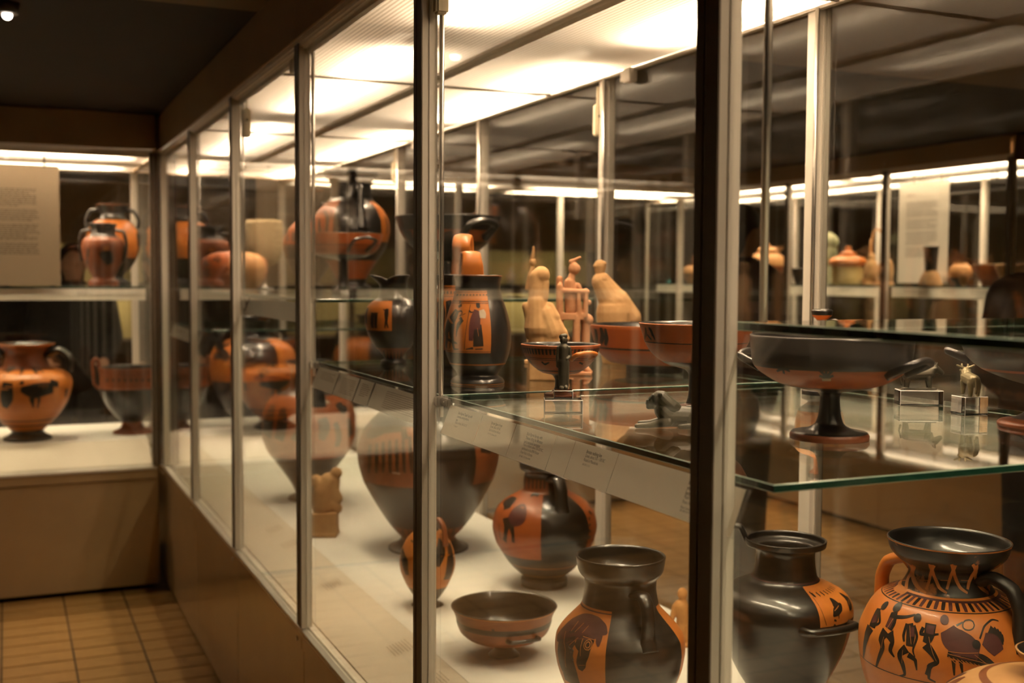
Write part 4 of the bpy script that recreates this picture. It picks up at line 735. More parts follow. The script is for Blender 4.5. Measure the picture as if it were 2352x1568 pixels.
 dict(name='amphora', label='orange amphora with dancing men, a siren bird and lotus neck', cat='vase', pos=(1.4, 1.376, 0.65), prof=[(0.0612, 0.0), (0.0612, 0.005), (0.0446, 0.01), (0.0518, 0.0284), (0.0661, 0.0652), (0.0862, 0.1019), (0.1132, 0.1604), (0.1267, 0.1911), (0.1345, 0.2239), (0.1379, 0.2566), (0.1371, 0.2784), (0.122, 0.3146), (0.1055, 0.3349), (0.0855, 0.345), (0.0784, 0.3479), (0.0713, 0.3529), (0.0613, 0.3732), (0.0641, 0.3854), (0.0698, 0.3919), (0.0783, 0.3977), (0.0904, 0.4106), (0.096, 0.4308)], base='clay_orange', inner_mat='black_glaze', inner=0.3529, zones=[(0.3479, 0.3486, 'clay_orange', None, None), (0.3522, 0.4358, 'worn_glaze', None, None)], strokes=[('paint_black', [(-1.043, 0.3203, 0.0107), (-1.015, 0.3032, 0.0181), (-1.01, 0.2912, 0.0181)]), ('paint_black', [(-0.987, 0.3163, 0.0048), (-0.898, 0.303, 0.0046), (-0.988, 0.2951, 0.0039)]), ('paint_black', [(-1.041, 0.29, 0.0225), (-1.066, 0.2735, 0.0149), (-1.167, 0.2346, 0.005)]), ('paint_purple', [(-1.043, 0.3097, 0.011), (-1.003, 0.2991, 0.0113)]), ('paint_black', [(-0.731, 0.3241, 0.0114), (-0.71, 0.3108, 0.0165), (-0.724, 0.2994, 0.0148)]), ('paint_purple', [(-0.731, 0.3159, 0.0097), (-0.738, 0.3013, 0.0112)]), ('paint_black', [(-0.683, 0.3186, 0.0055), (-0.538, 0.3225, 0.0043), (-0.421, 0.3282, 0.0026)]), ('paint_black', [(-0.749, 0.2951, 0.0179), (-0.781, 0.2823, 0.0124), (-0.747, 0.2688, 0.0085), (-0.818, 0.2458, 0.0061), (-0.861, 0.2337, 0.0037)]), ('paint_black', [(-0.694, 0.2941, 0.0164), (-0.618, 0.2826, 0.0077), (-0.632, 0.2697, 0.0069), (-0.572, 0.2613, 0.0025)]), ('paint_orange', [(-0.705, 0.3152, 0.0008), (-0.744, 0.2982, 0.0008)]), ('paint_orange', [(-0.749, 0.2864, 0.0008), (-0.761, 0.2682, 0.0008)]), ('paint_black', [(-0.453, 0.3154, 0.01), (-0.41, 0.3001, 0.0137), (-0.4, 0.284, 0.0113)]), ('paint_purple', [(-0.413, 0.311, 0.0067), (-0.39, 0.2979, 0.008)]), ('paint_black', [(-0.492, 0.3144, 0.0043), (-0.497, 0.2976, 0.0044), (-0.472, 0.2885, 0.0031)]), ('paint_black', [(-0.394, 0.3142, 0.0043), (-0.332, 0.2993, 0.004), (-0.353, 0.2805, 0.003), (-0.327, 0.2699, 0.0018)]), ('paint_black', [(-0.429, 0.2799, 0.0142), (-0.506, 0.2676, 0.0086), (-0.465, 0.2526, 0.0075), (-0.445, 0.238, 0.004), (-0.509, 0.2334, 0.002)]), ('paint_black', [(-0.405, 0.2711, 0.0094), (-0.321, 0.2649, 0.0057), (-0.302, 0.2496, 0.0021)]), ('paint_orange', [(-0.447, 0.3128, 0.0006), (-0.382, 0.2873, 0.0006)]), ('paint_orange', [(-0.471, 0.2763, 0.0006), (-0.474, 0.2553, 0.0007)]), ('paint_black', [(-0.19, 0.3206, 0.0162), (-0.194, 0.3051, 0.0156), (-0.218, 0.2929, 0.0112)]), ('paint_purple', [(-0.186, 0.3183, 0.0123), (-0.191, 0.3066, 0.0112)]), ('paint_black', [(-0.273, 0.3142, 0.0057), (-0.293, 0.3046, 0.0049), (-0.176, 0.3055, 0.004), (-0.086, 0.3081, 0.0028)]), ('paint_black', [(-0.22, 0.2908, 0.0132), (-0.136, 0.2798, 0.0098), (-0.089, 0.268, 0.0073), (-0.167, 0.2595, 0.0073), (-0.17, 0.2406, 0.0036), (-0.097, 0.2364, 0.0022)]), ('paint_black', [(-0.151, 0.2622, 0.0084), (-0.201, 0.2458, 0.0039)]), ('paint_orange', [(-0.196, 0.3024, 0.0006), (-0.137, 0.2812, 0.0006), (-0.093, 0.2694, 0.0006)]), ('paint_purple', [(0.013, 0.3162, 0.0221), (0.084, 0.3041, 0.0347), (0.228, 0.2935, 0.0368), (0.36, 0.2866, 0.0236)]), ('paint_black', [(0.022, 0.2839, 0.0114), (0.181, 0.2805, 0.0155), (0.383, 0.2761, 0.0174), (0.537, 0.2641, 0.0098)]), ('paint_orange', [(-0.039, 0.2868, 0.0009), (0.143, 0.2853, 0.0008), (0.35, 0.2865, 0.0008)]), ('paint_orange', [(-0.017, 0.2833, 0.0006), (0.221, 0.2782, 0.0006), (0.514, 0.2685, 0.0006)]), ('paint_orange', [(0.426, 0.2718, 0.0006), (0.306, 0.2838, 0.0006)]), ('paint_black', [(0.083, 0.2739, 0.0061), (0.095, 0.2506, 0.0022)]), ('paint_black', [(0.158, 0.2733, 0.0061), (0.18, 0.2548, 0.0022)]), ('paint_purple', [(0.44, 0.3058, 0.0183), (0.548, 0.2976, 0.0285), (0.597, 0.2858, 0.02)]), ('paint_black', [(0.389, 0.3058, 0.0028), (0.478, 0.3218, 0.0025), (0.623, 0.3295, 0.0023), (0.722, 0.3273, 0.0018)]), ('paint_black', [(0.122, 0.322, 0.0028), (0.207, 0.3268, 0.002)]), ('paint_black', [(0.467, 0.3084, 0.0008), (0.588, 0.3208, 0.0056)]), ('paint_black', [(0.467, 0.3084, 0.0008), (0.636, 0.3186, 0.0056)]), ('paint_black', [(0.467, 0.3084, 0.0008), (0.67, 0.3156, 0.0056)]), ('paint_black', [(0.467, 0.3084, 0.0008), (0.695, 0.3117, 0.0056)]), ('paint_black', [(0.467, 0.3084, 0.0008), (0.707, 0.3073, 0.0057)]), ('paint_black', [(0.467, 0.3084, 0.0009), (0.702, 0.3029, 0.006)]), ('paint_black', [(0.467, 0.3084, 0.0009), (0.684, 0.2985, 0.0062)]), ('paint_black', [(0.467, 0.3084, 0.0009), (0.651, 0.2946, 0.0064)]), ('paint_black', [(0.467, 0.3084, 0.0009), (0.609, 0.2913, 0.0064)]), ('paint_orange', [(0.033, 0.2789, 0.0009), (0.103, 0.2698, 0.0009)]), ('paint_orange', [(0.076, 0.2779, 0.0009), (0.15, 0.269, 0.0009)]), ('paint_orange', [(0.12, 0.2767, 0.0009), (0.198, 0.268, 0.0009)]), ('paint_orange', [(0.163, 0.2755, 0.0009), (0.245, 0.267, 0.0009)]), ('paint_orange', [(0.207, 0.2741, 0.0009), (0.294, 0.2658, 0.0009)]), ('paint_orange', [(0.251, 0.2727, 0.0009), (0.343, 0.2646, 0.0009)]), ('paint_orange', [(0.296, 0.2713, 0.0009), (0.393, 0.2631, 0.0009)]), ('paint_orange', [(0.341, 0.2697, 0.0009), (0.444, 0.2616, 0.0009)]), ('paint_orange', [(0.387, 0.268, 0.0009), (0.497, 0.26, 0.0009)]), ('paint_black', [(0.351, 0.3235, 0.0017), (0.324, 0.3192, 0.0017), (0.275, 0.3169, 0.0018), (0.228, 0.3175, 0.002), (0.201, 0.3208, 0.0018), (0.207, 0.3254, 0.0017), (0.246, 0.3291, 0.0018), (0.303, 0.3299, 0.002), (0.344, 0.3277, 0.002), (0.351, 0.3234, 0.0019)]), ('paint_orange', [(-1.471, 0.3824, 0.0045), (-1.649, 0.3616, 0.0045), (-1.293, 0.3476, 0.006), (-0.901, 0.3469, 0.0048)]), ('paint_orange', [(-0.895, 0.3944, 0.0099), (-1.037, 0.3743, 0.0099), (-0.688, 0.3589, 0.0053), (-0.461, 0.3538, 0.003)]), ('paint_orange', [(-0.3, 0.4059, 0.0063), (-0.336, 0.3845, 0.0055), (-0.187, 0.3651, 0.0048), (-0.01, 0.3584, 0.003)]), ('paint_orange', [(0.056, 0.4108, 0.0046), (0.144, 0.3892, 0.005), (0.295, 0.3676, 0.005), (0.455, 0.3597, 0.0033)]), ('paint_orange', [(0.398, 0.4122, 0.0047), (0.638, 0.3893, 0.0046), (0.865, 0.366, 0.0069), (1.063, 0.3561, 0.0052)]), ('paint_orange', [(-0.749, 0.3956, 0.0047), (-1.191, 0.3686, 0.0099), (-1.016, 0.3503, 0.0067)]), ('paint_orange', [(-0.234, 0.4052, 0.0045), (-0.437, 0.3801, 0.0047), (-0.484, 0.359, 0.0044)]), ('paint_orange', [(0.118, 0.4096, 0.0052), (0.066, 0.3849, 0.0045), (-0.012, 0.3638, 0.0039)]), ('paint_orange', [(0.466, 0.4106, 0.006), (0.572, 0.3856, 0.0065), (0.473, 0.365, 0.004)]), ('paint_orange', [(0.982, 0.4059, 0.0099), (1.481, 0.3771, 0.0045), (1.129, 0.3608, 0.0074)]), ('paint_orange', [(-1.888, 0.3485, 0.0019), (-1.13, 0.3628, 0.0011)]), ('paint_orange', [(-0.738, 0.3698, 0.001), (-0.471, 0.3727, 0.0009)]), ('paint_orange', [(-0.178, 0.3766, 0.001), (0.048, 0.3777, 0.001)]), ('paint_orange', [(0.32, 0.3794, 0.001), (0.567, 0.3786, 0.001)]), ('paint_orange', [(0.953, 0.3768, 0.0011), (1.659, 0.3674, 0.001)])], discs=[('paint_black', -0.971, 0.3268, 0.0065), ('paint_black', -0.735, 0.3312, 0.0071), ('paint_black', -0.376, 0.3247, 0.0059), ('paint_purple', -0.026, 0.3278, 0.0062), ('paint_black', 0.339, 0.2981, 0.0062)], bands=[('tongue', 0.3381, 0.3477, -180, 180, 54, ('paint_black', 'paint_purple'))], lines=[(0.3372, 0.0011, 'paint_black', None, None), (0.3487, 0.0011, 'paint_black', None, None), (0.3479, 0.0021, 'paint_purple', None, None), (0.2334, 0.0014, 'paint_black', None, None), (0.4301, 0.0021, 'paint_orange', None, None)], handles=[{'path': [(56, 0.0615, 0.3753), (56, 0.0801, 0.384), (56, 0.1131, 0.3724), (56, 0.1274, 0.3421), (56, 0.1288, 0.3045), (56, 0.1331, 0.2798)], 'w': 0.0301, 't': 0.02, 'mat': 'worn_glaze', 'side': 'h'}, {'path': [(236, 0.0615, 0.3753), (236, 0.0801, 0.384), (236, 0.1131, 0.3724), (236, 0.1274, 0.3421), (236, 0.1288, 0.3045), (236, 0.1331, 0.2798)], 'w': 0.0301, 't': 0.02, 'mat': 'clay_orange', 'side': 'h'}]),
 dict(name='jug', label='black jug with two standing figures in a bright orange panel', cat='jug', pos=(0.865, 2.099, 1.29), prof=[(0.0526, 0.0), (0.0543, 0.0038), (0.0508, 0.0109), (0.0403, 0.0179), (0.0438, 0.0249), (0.0551, 0.0398), (0.0639, 0.0618), (0.0673, 0.0837), (0.0673, 0.1012), (0.0646, 0.123), (0.0576, 0.1492), (0.0497, 0.171), (0.0453, 0.1885), (0.0453, 0.2033), (0.0479, 0.212), (0.0488, 0.2172)], base='black_glaze', inner_mat='black_glaze', inner=0.1754, zones=[(0.0653, 0.1867, 'clay_orange', -95, 23)], strokes=[('paint_black', [(0.002, 0.1634, 0.0062), (0.01, 0.1572, 0.0079), (0.058, 0.1536, 0.0042)]), ('paint_white', [(0.122, 0.1495, 0.0097), (0.16, 0.1413, 0.0131), (0.154, 0.1335, 0.0105)]), ('paint_purple', [(-0.051, 0.1495, 0.0083), (-0.145, 0.131, 0.0118), (-0.183, 0.1105, 0.0105), (-0.2, 0.0896, 0.0076)]), ('paint_purple', [(0.028, 0.1474, 0.0082), (-0.012, 0.129, 0.0115), (-0.017, 0.1116, 0.0115)]), ('paint_black', [(-0.018, 0.1209, 0.0165), (0.006, 0.0983, 0.0189), (0.022, 0.0785, 0.0202)]), ('paint_black', [(-0.362, 0.0727, 0.0017), (-0.134, 0.0751, 0.0046)]), ('paint_black', [(-0.078, 0.0731, 0.0017), (0.149, 0.0739, 0.0025)]), ('paint_black', [(-0.27, 0.1596, 0.0011), (-0.326, 0.1268, 0.0011), (-0.356, 0.1042, 0.0011), (-0.404, 0.0714, 0.0011)]), ('paint_black', [(-0.298, 0.1483, 0.0033), (-0.227, 0.1449, 0.0029), (-0.121, 0.1453, 0.0025)]), ('paint_purple', [(-0.767, 0.1637, 0.0092), (-0.692, 0.165, 0.0052)]), ('paint_black', [(-0.71, 0.1592, 0.009), (-0.657, 0.1541, 0.0076)]), ('paint_black', [(-0.774, 0.1488, 0.012), (-0.852, 0.1384, 0.0195), (-0.958, 0.1278, 0.0249)]), ('paint_black', [(-0.756, 0.1447, 0.0048), (-0.581, 0.147, 0.0025), (-0.525, 0.1419, 0.0014)]), ('paint_black', [(-1.037, 0.1256, 0.0297), (-1.172, 0.1065, 0.0212), (-1.129, 0.0919, 0.0127), (-1.232, 0.0727, 0.0076)]), ('paint_black', [(-0.897, 0.1217, 0.0172), (-0.873, 0.1011, 0.0131), (-0.81, 0.0867, 0.0075), (-0.775, 0.0722, 0.0047), (-0.596, 0.0722, 0.0013)]), ('paint_black', [(-0.526, 0.1429, 0.0015), (-0.631, 0.1366, 0.0013), (-0.408, 0.1427, 0.0013)]), ('paint_black', [(-0.604, 0.1342, 0.0058), (-0.528, 0.1286, 0.0063), (-0.617, 0.1202, 0.0087), (-0.656, 0.1088, 0.0042), (-0.675, 0.0964, 0.0013)]), ('paint_black', [(-0.474, 0.1297, 0.0048), (-0.519, 0.1255, 0.004)]), ('paint_black', [(-1.144, 0.0919, 0.0046), (-0.849, 0.087, 0.0066), (-0.635, 0.0834, 0.0018)]), ('paint_black', [(-0.924, 0.0843, 0.0035), (-0.985, 0.0736, 0.0023)]), ('paint_orange', [(-0.011, 0.1147, 0.0008), (0.027, 0.0983, 0.0008)]), ('paint_orange', [(-0.832, 0.1446, 0.0016), (-0.894, 0.1362, 0.0017)]), ('paint_black', [(-1.002, 0.1766, 0.008), (-1.028, 0.1797, 0.0038)]), ('paint_black', [(-0.785, 0.1768, 0.0059), (-0.802, 0.1799, 0.0027)]), ('paint_black', [(-0.608, 0.1769, 0.0052), (-0.622, 0.18, 0.0023)]), ('paint_black', [(-0.453, 0.177, 0.0046), (-0.462, 0.1801, 0.0021)]), ('paint_black', [(-0.31, 0.177, 0.0044), (-0.315, 0.1801, 0.002)]), ('paint_black', [(-0.172, 0.1771, 0.0042), (-0.175, 0.1802, 0.0019)]), ('paint_black', [(-0.038, 0.1771, 0.0042), (-0.039, 0.1802, 0.0019)]), ('paint_black', [(0.096, 0.1772, 0.0041), (0.097, 0.1803, 0.0019)]), ('paint_black', [(0.231, 0.1772, 0.0043), (0.235, 0.1803, 0.0019)]), ('paint_black', [(0.372, 0.1772, 0.0045), (0.377, 0.1803, 0.002)])], lines=[(0.0416, 0.0026, 'paint_orange', None, None), (0.1658, 0.0014, 'paint_black', -95, 23), (0.1623, 0.001, 'paint_black', -95, 23), (0.1841, 0.001, 'paint_black', -95, 23), (0.0679, 0.001, 'paint_black', -95, 23), (0.2163, 0.0013, 'paint_orange', None, None), (0.0021, 0.0017, 'paint_orange', None, None)], handles=[{'path': [(197, 0.0437, 0.2137), (197, 0.0402, 0.2415), (197, 0.0472, 0.2624), (197, 0.0612, 0.2624), (197, 0.0716, 0.2346), (197, 0.0734, 0.1754), (197, 0.0673, 0.1248)], 'w': 0.0402, 't': 0.0096, 'mat': 'clay_orange', 'side': 'h'}]),
 dict(name='jug', label='matching black jug with figure panel, half hidden behind the thin rod', cat='jug', pos=(0.892, 2.275, 1.29), prof=[(0.0509, 0.0), (0.0527, 0.005), (0.049, 0.0126), (0.0395, 0.0192), (0.0433, 0.0258), (0.0536, 0.0409), (0.0621, 0.0625), (0.0658, 0.0833), (0.0658, 0.1021), (0.062, 0.1237), (0.0554, 0.1491), (0.0479, 0.1697), (0.045, 0.1866), (0.045, 0.2025), (0.0469, 0.2119), (0.0478, 0.2184)], base='black_glaze', inner_mat='black_glaze', inner=0.1819, zones=[(0.0597, 0.196, 'clay_orange', -95, 30)], strokes=[('paint_black', [(-0.905, 0.1636, 0.0174), (-0.647, 0.1363, 0.0209), (-0.6, 0.0813, 0.0181)]), ('paint_black', [(-0.428, 0.1639, 0.0121), (-0.316, 0.1412, 0.0155), (-0.316, 0.0818, 0.0155)]), ('paint_black', [(-0.218, 0.1549, 0.0074), (-0.097, 0.1277, 0.0129), (-0.09, 0.0728, 0.0111)]), ('paint_black', [(-1.333, 0.1771, 0.0094), (-1.516, 0.1836, 0.0056)]), ('paint_black', [(-0.94, 0.1774, 0.008), (-0.976, 0.1839, 0.0051)]), ('paint_black', [(-0.705, 0.1775, 0.0061), (-0.726, 0.184, 0.0038)]), ('paint_black', [(-0.509, 0.1776, 0.0052), (-0.523, 0.1841, 0.0033)]), ('paint_black', [(-0.335, 0.1777, 0.0049), (-0.344, 0.1842, 0.003)]), ('paint_black', [(-0.171, 0.1778, 0.0046), (-0.175, 0.1842, 0.0028)])], lines=[(0.1913, 0.0011, 'paint_black', -95, 30), (0.1725, 0.0011, 'paint_black', -95, 30)], handles=[{'path': [(168, 0.0432, 0.2156), (168, 0.0413, 0.2474), (168, 0.0282, 0.2829), (168, 0.0489, 0.3034), (168, 0.0658, 0.2829), (168, 0.0733, 0.21), (168, 0.0658, 0.135)], 'w': 0.0413, 't': 0.0113, 'mat': 'clay_orange', 'side': 'h'}]),
 dict(name='cup', label='small stemmed cup with tongue border, behind the bronze man', cat='cup', pos=(0.915, 1.827, 1.29), prof=[(0.0292, 0.0), (0.0292, 0.0041), (0.0158, 0.008), (0.0102, 0.0159), (0.0095, 0.0286), (0.0158, 0.0381), (0.0331, 0.042), (0.052, 0.0554), (0.0645, 0.0712), (0.0692, 0.083), (0.072, 0.0933)], base='clay_red', inner_mat='black_glaze', inner=0.0476, zones=[(0.0096, 0.042, 'black_glaze', None, None), (-0.0031, 0.0096, 'clay_deep', None, None)], strokes=[('paint_black', [(-1.224, 0.0659, 0.0047), (-1.117, 0.0615, 0.0047)]), ('paint_black', [(-0.583, 0.0651, 0.0038), (-0.511, 0.0604, 0.0035), (-0.34, 0.0641, 0.0019)]), ('paint_black', [(0.587, 0.0641, 0.0028), (0.77, 0.0604, 0.0028)])], bands=[('tongue', 0.0773, 0.089, -180, 180, 60, ('paint_black', 'paint_black'))], lines=[(0.087, 0.0011, 'paint_black', None, None), (0.0712, 0.0009, 'paint_black', None, None), (0.0681, 0.0009, 'paint_black', None, None), (0.0476, 0.0017, 'paint_black', None, None), (0.0925, 0.0016, 'paint_orange', None, None)], handles=[{'path': [(17, 0.0646, 0.0712), (20.4, 0.0836, 0.0795), (34, 0.085, 0.0823), (47.6, 0.0836, 0.0795), (51, 0.0646, 0.0712)], 'w': 0.0079, 't': 0.0079, 'mat': 'clay_orange', 'side': 'z'}, {'path': [(197, 0.0646, 0.0712), (200.4, 0.0836, 0.0795), (214, 0.085, 0.0823), (227.6, 0.0836, 0.0795), (231, 0.0646, 0.0712)], 'w': 0.0079, 't': 0.0079, 'mat': 'clay_orange', 'side': 'z'}]),
 dict(name='cup', label='plain orange lip cup on a stem beside the dark mullion', cat='cup', pos=(1.035, 1.57, 1.29), prof=[(0.0344, 0.0), (0.0344, 0.0032), (0.0158, 0.0075), (0.0115, 0.0262), (0.0115, 0.055), (0.0186, 0.0636), (0.0444, 0.0708), (0.0601, 0.0794), (0.0744, 0.0923), (0.0843, 0.1088), (0.09, 0.1267), (0.0943, 0.1395)], base='clay_red', inner_mat='black_glaze', inner=0.0751, zones=[(0.0046, 0.0708, 'black_glaze', None, None), (0.0708, 0.078, 'black_glaze', None, None), (-0.0062, 0.0082, 'clay_deep', None, None)], strokes=[('paint_black', [(-1.072, 0.1332, 0.0043), (-1.125, 0.1238, 0.0072), (-1.343, 0.1122, 0.0043)]), ('paint_black', [(-0.963, 0.1336, 0.004), (-0.908, 0.1282, 0.0064), (-0.895, 0.1198, 0.0051)]), ('paint_black', [(-1.082, 0.1218, 0.0043), (-0.968, 0.1139, 0.0041)]), ('paint_black', [(-0.883, 0.1227, 0.0049), (-0.855, 0.1143, 0.0024)])], lines=[(0.1095, 0.0014, 'paint_black', None, None), (0.1388, 0.0014, 'paint_orange', None, None)]),
 dict(name='bowl', label='deep orange bowl on a black ring base behind the lip cup', cat='bowl', pos=(1.355, 2.225, 1.29), prof=[(0.0648, 0.0), (0.0648, 0.0115), (0.0658, 0.0165), (0.1026, 0.0225), (0.1344, 0.0515), (0.1374, 0.0635), (0.1522, 0.1083)], base='clay_red', inner_mat='black_glaze', inner=0.0195, zones=[(-0.0065, 0.0205, 'black_glaze', None, None)], strokes=[('paint_black', [(-1.096, 0.0998, 0.012), (-1.149, 0.0798, 0.0159), (-1.327, 0.0636, 0.01)]), ('paint_black', [(-0.911, 0.1039, 0.0108), (-0.92, 0.0863, 0.0154), (-1.04, 0.0678, 0.0098)]), ('paint_black', [(-0.811, 0.1025, 0.0073), (-0.833, 0.082, 0.0117), (-0.917, 0.0648, 0.0081)])], lines=[(0.0575, 0.004, 'paint_black', None, None), (0.1073, 0.002, 'paint_orange', None, None)]),
 dict(name='cup', label='large stemmed band cup with palmettes under the near glass shelf', cat='cup', pos=(1.0, 1.196, 1.29), prof=[(0.0511, 0.0), (0.0517, 0.0054), (0.0487, 0.01), (0.0319, 0.0129), (0.0186, 0.0205), (0.0145, 0.0334), (0.0127, 0.0567), (0.0162, 0.0625), (0.0359, 0.0665), (0.0683, 0.0747), (0.0943, 0.0904), (0.1018, 0.1002), (0.1046, 0.1205), (0.1063, 0.1379)], base='black_glaze', inner_mat='black_glaze', inner=0.0741, zones=[(-0.0046, 0.0089, 'clay_deep', None, None), (0.0718, 0.0973, 'clay_red', None, None), (0.0846, 0.0915, 'clay_red', None, None)], strokes=[('paint_black', [(-0.051, 0.0897, 0.0021), (-0.053, 0.1018, 0.0047)]), ('paint_black', [(-0.051, 0.0897, 0.0027), (-0.121, 0.0988, 0.0046)]), ('paint_black', [(-0.051, 0.0897, 0.0025), (0.019, 0.0987, 0.0043)]), ('paint_black', [(-0.052, 0.0884, 0.0035), (-0.139, 0.0918, 0.0037)]), ('paint_black', [(-0.052, 0.0884, 0.0034), (0.038, 0.0924, 0.0035)]), ('paint_white', [(-0.114, 0.0863, 0.0035), (0.007, 0.0867, 0.0035)]), ('paint_black', [(-0.746, 0.094, 0.0021), (-0.608, 0.0984, 0.0041), (-0.524, 0.0955, 0.0025)]), ('paint_black', [(-0.608, 0.0984, 0.0031), (-0.643, 0.0913, 0.0031)]), ('paint_black', [(-0.476, 0.0993, 0.0027), (-0.402, 0.1019, 0.0022)]), ('paint_black', [(0.141, 0.1017, 0.0022), (0.217, 0.104, 0.0022), (0.272, 0.1008, 0.0016)])], lines=[(0.0712, 0.0014, 'paint_black', None, None)], handles=[{'path': [(45, 0.0961, 0.0915), (48.0, 0.1284, 0.1063), (60, 0.1309, 0.1112), (72.0, 0.1284, 0.1063), (75, 0.0961, 0.0915)], 'w': 0.0098, 't': 0.0098, 'mat': 'black_glaze', 'side': 'z'}, {'path': [(225, 0.0961, 0.0915), (228.0, 0.1284, 0.1063), (240, 0.1309, 0.1112), (252.0, 0.1284, 0.1063), (255, 0.0961, 0.0915)], 'w': 0.0098, 't': 0.0098, 'mat': 'black_glaze', 'side': 'z'}]),
 dict(name='cup', label='stemmed black cup with brown foot beside the small bronze bulls', cat='cup', pos=(1.376, 1.187, 1.29), prof=[(0.056, 0.0), (0.0566, 0.004), (0.0534, 0.0078), (0.0318, 0.0129), (0.0191, 0.0212), (0.014, 0.0372), (0.0127, 0.05), (0.0178, 0.0595), (0.0444, 0.0678), (0.0793, 0.0818), (0.1015, 0.1009), (0.109, 0.12), (0.1115, 0.1326)], base='black_glaze', inner_mat='black_glaze', inner=0.0754, zones=[(-0.0076, 0.0116, 'clay_deep', None, None), (0.0805, 0.0844, 'clay_red', None, None)], handles=[{'path': [(50, 0.0952, 0.0945), (54.0, 0.1277, 0.106), (70, 0.1302, 0.1098), (86.0, 0.1277, 0.106), (90, 0.0952, 0.0945)], 'w': 0.0114, 't': 0.0114, 'mat': 'black_glaze', 'side': 'z'}, {'path': [(230, 0.0952, 0.0945), (234.0, 0.1277, 0.106), (250, 0.1302, 0.1098), (266.0, 0.1277, 0.106), (270, 0.0952, 0.0945)], 'w': 0.0114, 't': 0.0114, 'mat': 'black_glaze', 'side': 'z'}]),
 dict(name='jug', label='black trefoil-lipped jug with small warriors in an orange panel', cat='jug', pos=(0.873, 2.664, 1.29), prof=[(0.0323, 0.0), (0.0312, 0.0073), (0.0215, 0.0127), (0.0258, 0.0213), (0.0451, 0.0428), (0.0612, 0.0697), (0.0687, 0.0966), (0.0697, 0.118), (0.0643, 0.1395), (0.0515, 0.1534), (0.0386, 0.162), (0.0332, 0.177), (0.0343, 0.193), (0.0407, 0.2037), (0.0493, 0.2123)], base='black_glaze', inner_mat='black_glaze', inner=0.1556, zones=[(0.0837, 0.1556, 'clay_orange', -95, -3), (0.0137, 0.0407, 'clay_deep', None, None)], strokes=[('paint_black', [(-0.232, 0.1374, 0.0082), (-0.241, 0.1255, 0.011), (-0.244, 0.1068, 0.0055), (-0.183, 0.0908, 0.0028)]), ('paint_black', [(-0.255, 0.1095, 0.0055), (-0.306, 0.0907, 0.0027)]), ('paint_black', [(-0.38, 0.136, 0.0021), (-0.267, 0.1308, 0.0027)]), ('paint_black', [(-0.801, 0.1275, 0.0133), (-0.84, 0.0898, 0.0098)]), ('paint_black', [(-0.642, 0.1277, 0.01), (-0.672, 0.0901, 0.0077)]), ('paint_black', [(-1.289, 0.1375, 0.0164), (-1.231, 0.0997, 0.0088)]), ('paint_black', [(-1.237, 0.0116, 0.012), (-0.627, 0.035, 0.0007)]), ('paint_black', [(-0.675, 0.0123, 0.007), (-0.381, 0.0353, 0.0006)]), ('paint_black', [(-0.266, 0.0125, 0.0062), (-0.161, 0.0354, 0.0006)]), ('paint_black', [(0.114, 0.0126, 0.0061), (0.049, 0.0354, 0.0005)]), ('paint_black', [(0.506, 0.0124, 0.0067), (0.263, 0.0354, 0.0006)]), ('paint_black', [(0.968, 0.0119, 0.0098), (0.493, 0.0351, 0.0006)]), ('paint_black', [(1.686, 0.0108, 0.0054), (0.765, 0.0347, 0.0008)]), ('paint_black', [(1.686, 0.0107, 0.0054), (1.2, 0.0338, 0.0011)])], handles=[{'path': [(165, 0.0365, 0.2005), (165, 0.0537, 0.2134), (165, 0.0708, 0.1962), (165, 0.0751, 0.1395)], 'w': 0.0215, 't': 0.0129, 'mat': 'black_glaze', 'side': 'h'}], lobes=(3, 0.28, 0.1962)),
 dict(name='amphora', label='tall black-necked amphora with orange panels on the high shelf', cat='vase', pos=(1.248, 4.338, 1.447), prof=[(0.0773, 0.0), (0.0773, 0.0197), (0.0584, 0.0334), (0.0618, 0.0574), (0.0995, 0.1191), (0.1405, 0.1789), (0.1524, 0.2352), (0.1472, 0.2813), (0.1231, 0.3238), (0.0923, 0.3493), (0.0821, 0.3664), (0.0786, 0.4173), (0.0888, 0.4394), (0.1059, 0.4564), (0.1076, 0.4665)], base='black_glaze', inner_mat='black_glaze', inner=0.3408, zones=[(0.1943, 0.351, 'clay_red', -78, -27), (0.1943, 0.351, 'clay_orange', 50, 112), (0.0506, 0.1225, 'clay_red', None, None)], strokes=[('paint_black', [(-0.869, 0.3106, 0.0097), (-0.644, 0.2801, 0.0177), (-0.655, 0.2297, 0.0137)]), ('paint_black', [(-0.971, 0.2815, 0.0132), (-0.89, 0.2304, 0.0152)]), ('paint_black', [(1.155, 0.2934, 0.0104), (1.193, 0.257, 0.0148), (1.115, 0.2272, 0.0089)]), ('paint_black', [(-0.614, 0.3133, 0.0053), (-0.512, 0.2798, 0.0065)])], handles=[{'path': [(16, 0.0788, 0.3715), (16, 0.1027, 0.4088), (16, 0.1267, 0.3918), (16, 0.1336, 0.3238), (16, 0.1507, 0.2386)], 'w': 0.0291, 't': 0.0205, 'mat': 'black_glaze', 'side': 'h'}, {'path': [(196, 0.0788, 0.3715), (196, 0.1027, 0.4088), (196, 0.1267, 0.3918), (196, 0.1336, 0.3238), (196, 0.1507, 0.2386)], 'w': 0.0291, 't': 0.0205, 'mat': 'black_glaze', 'side': 'h'}]),
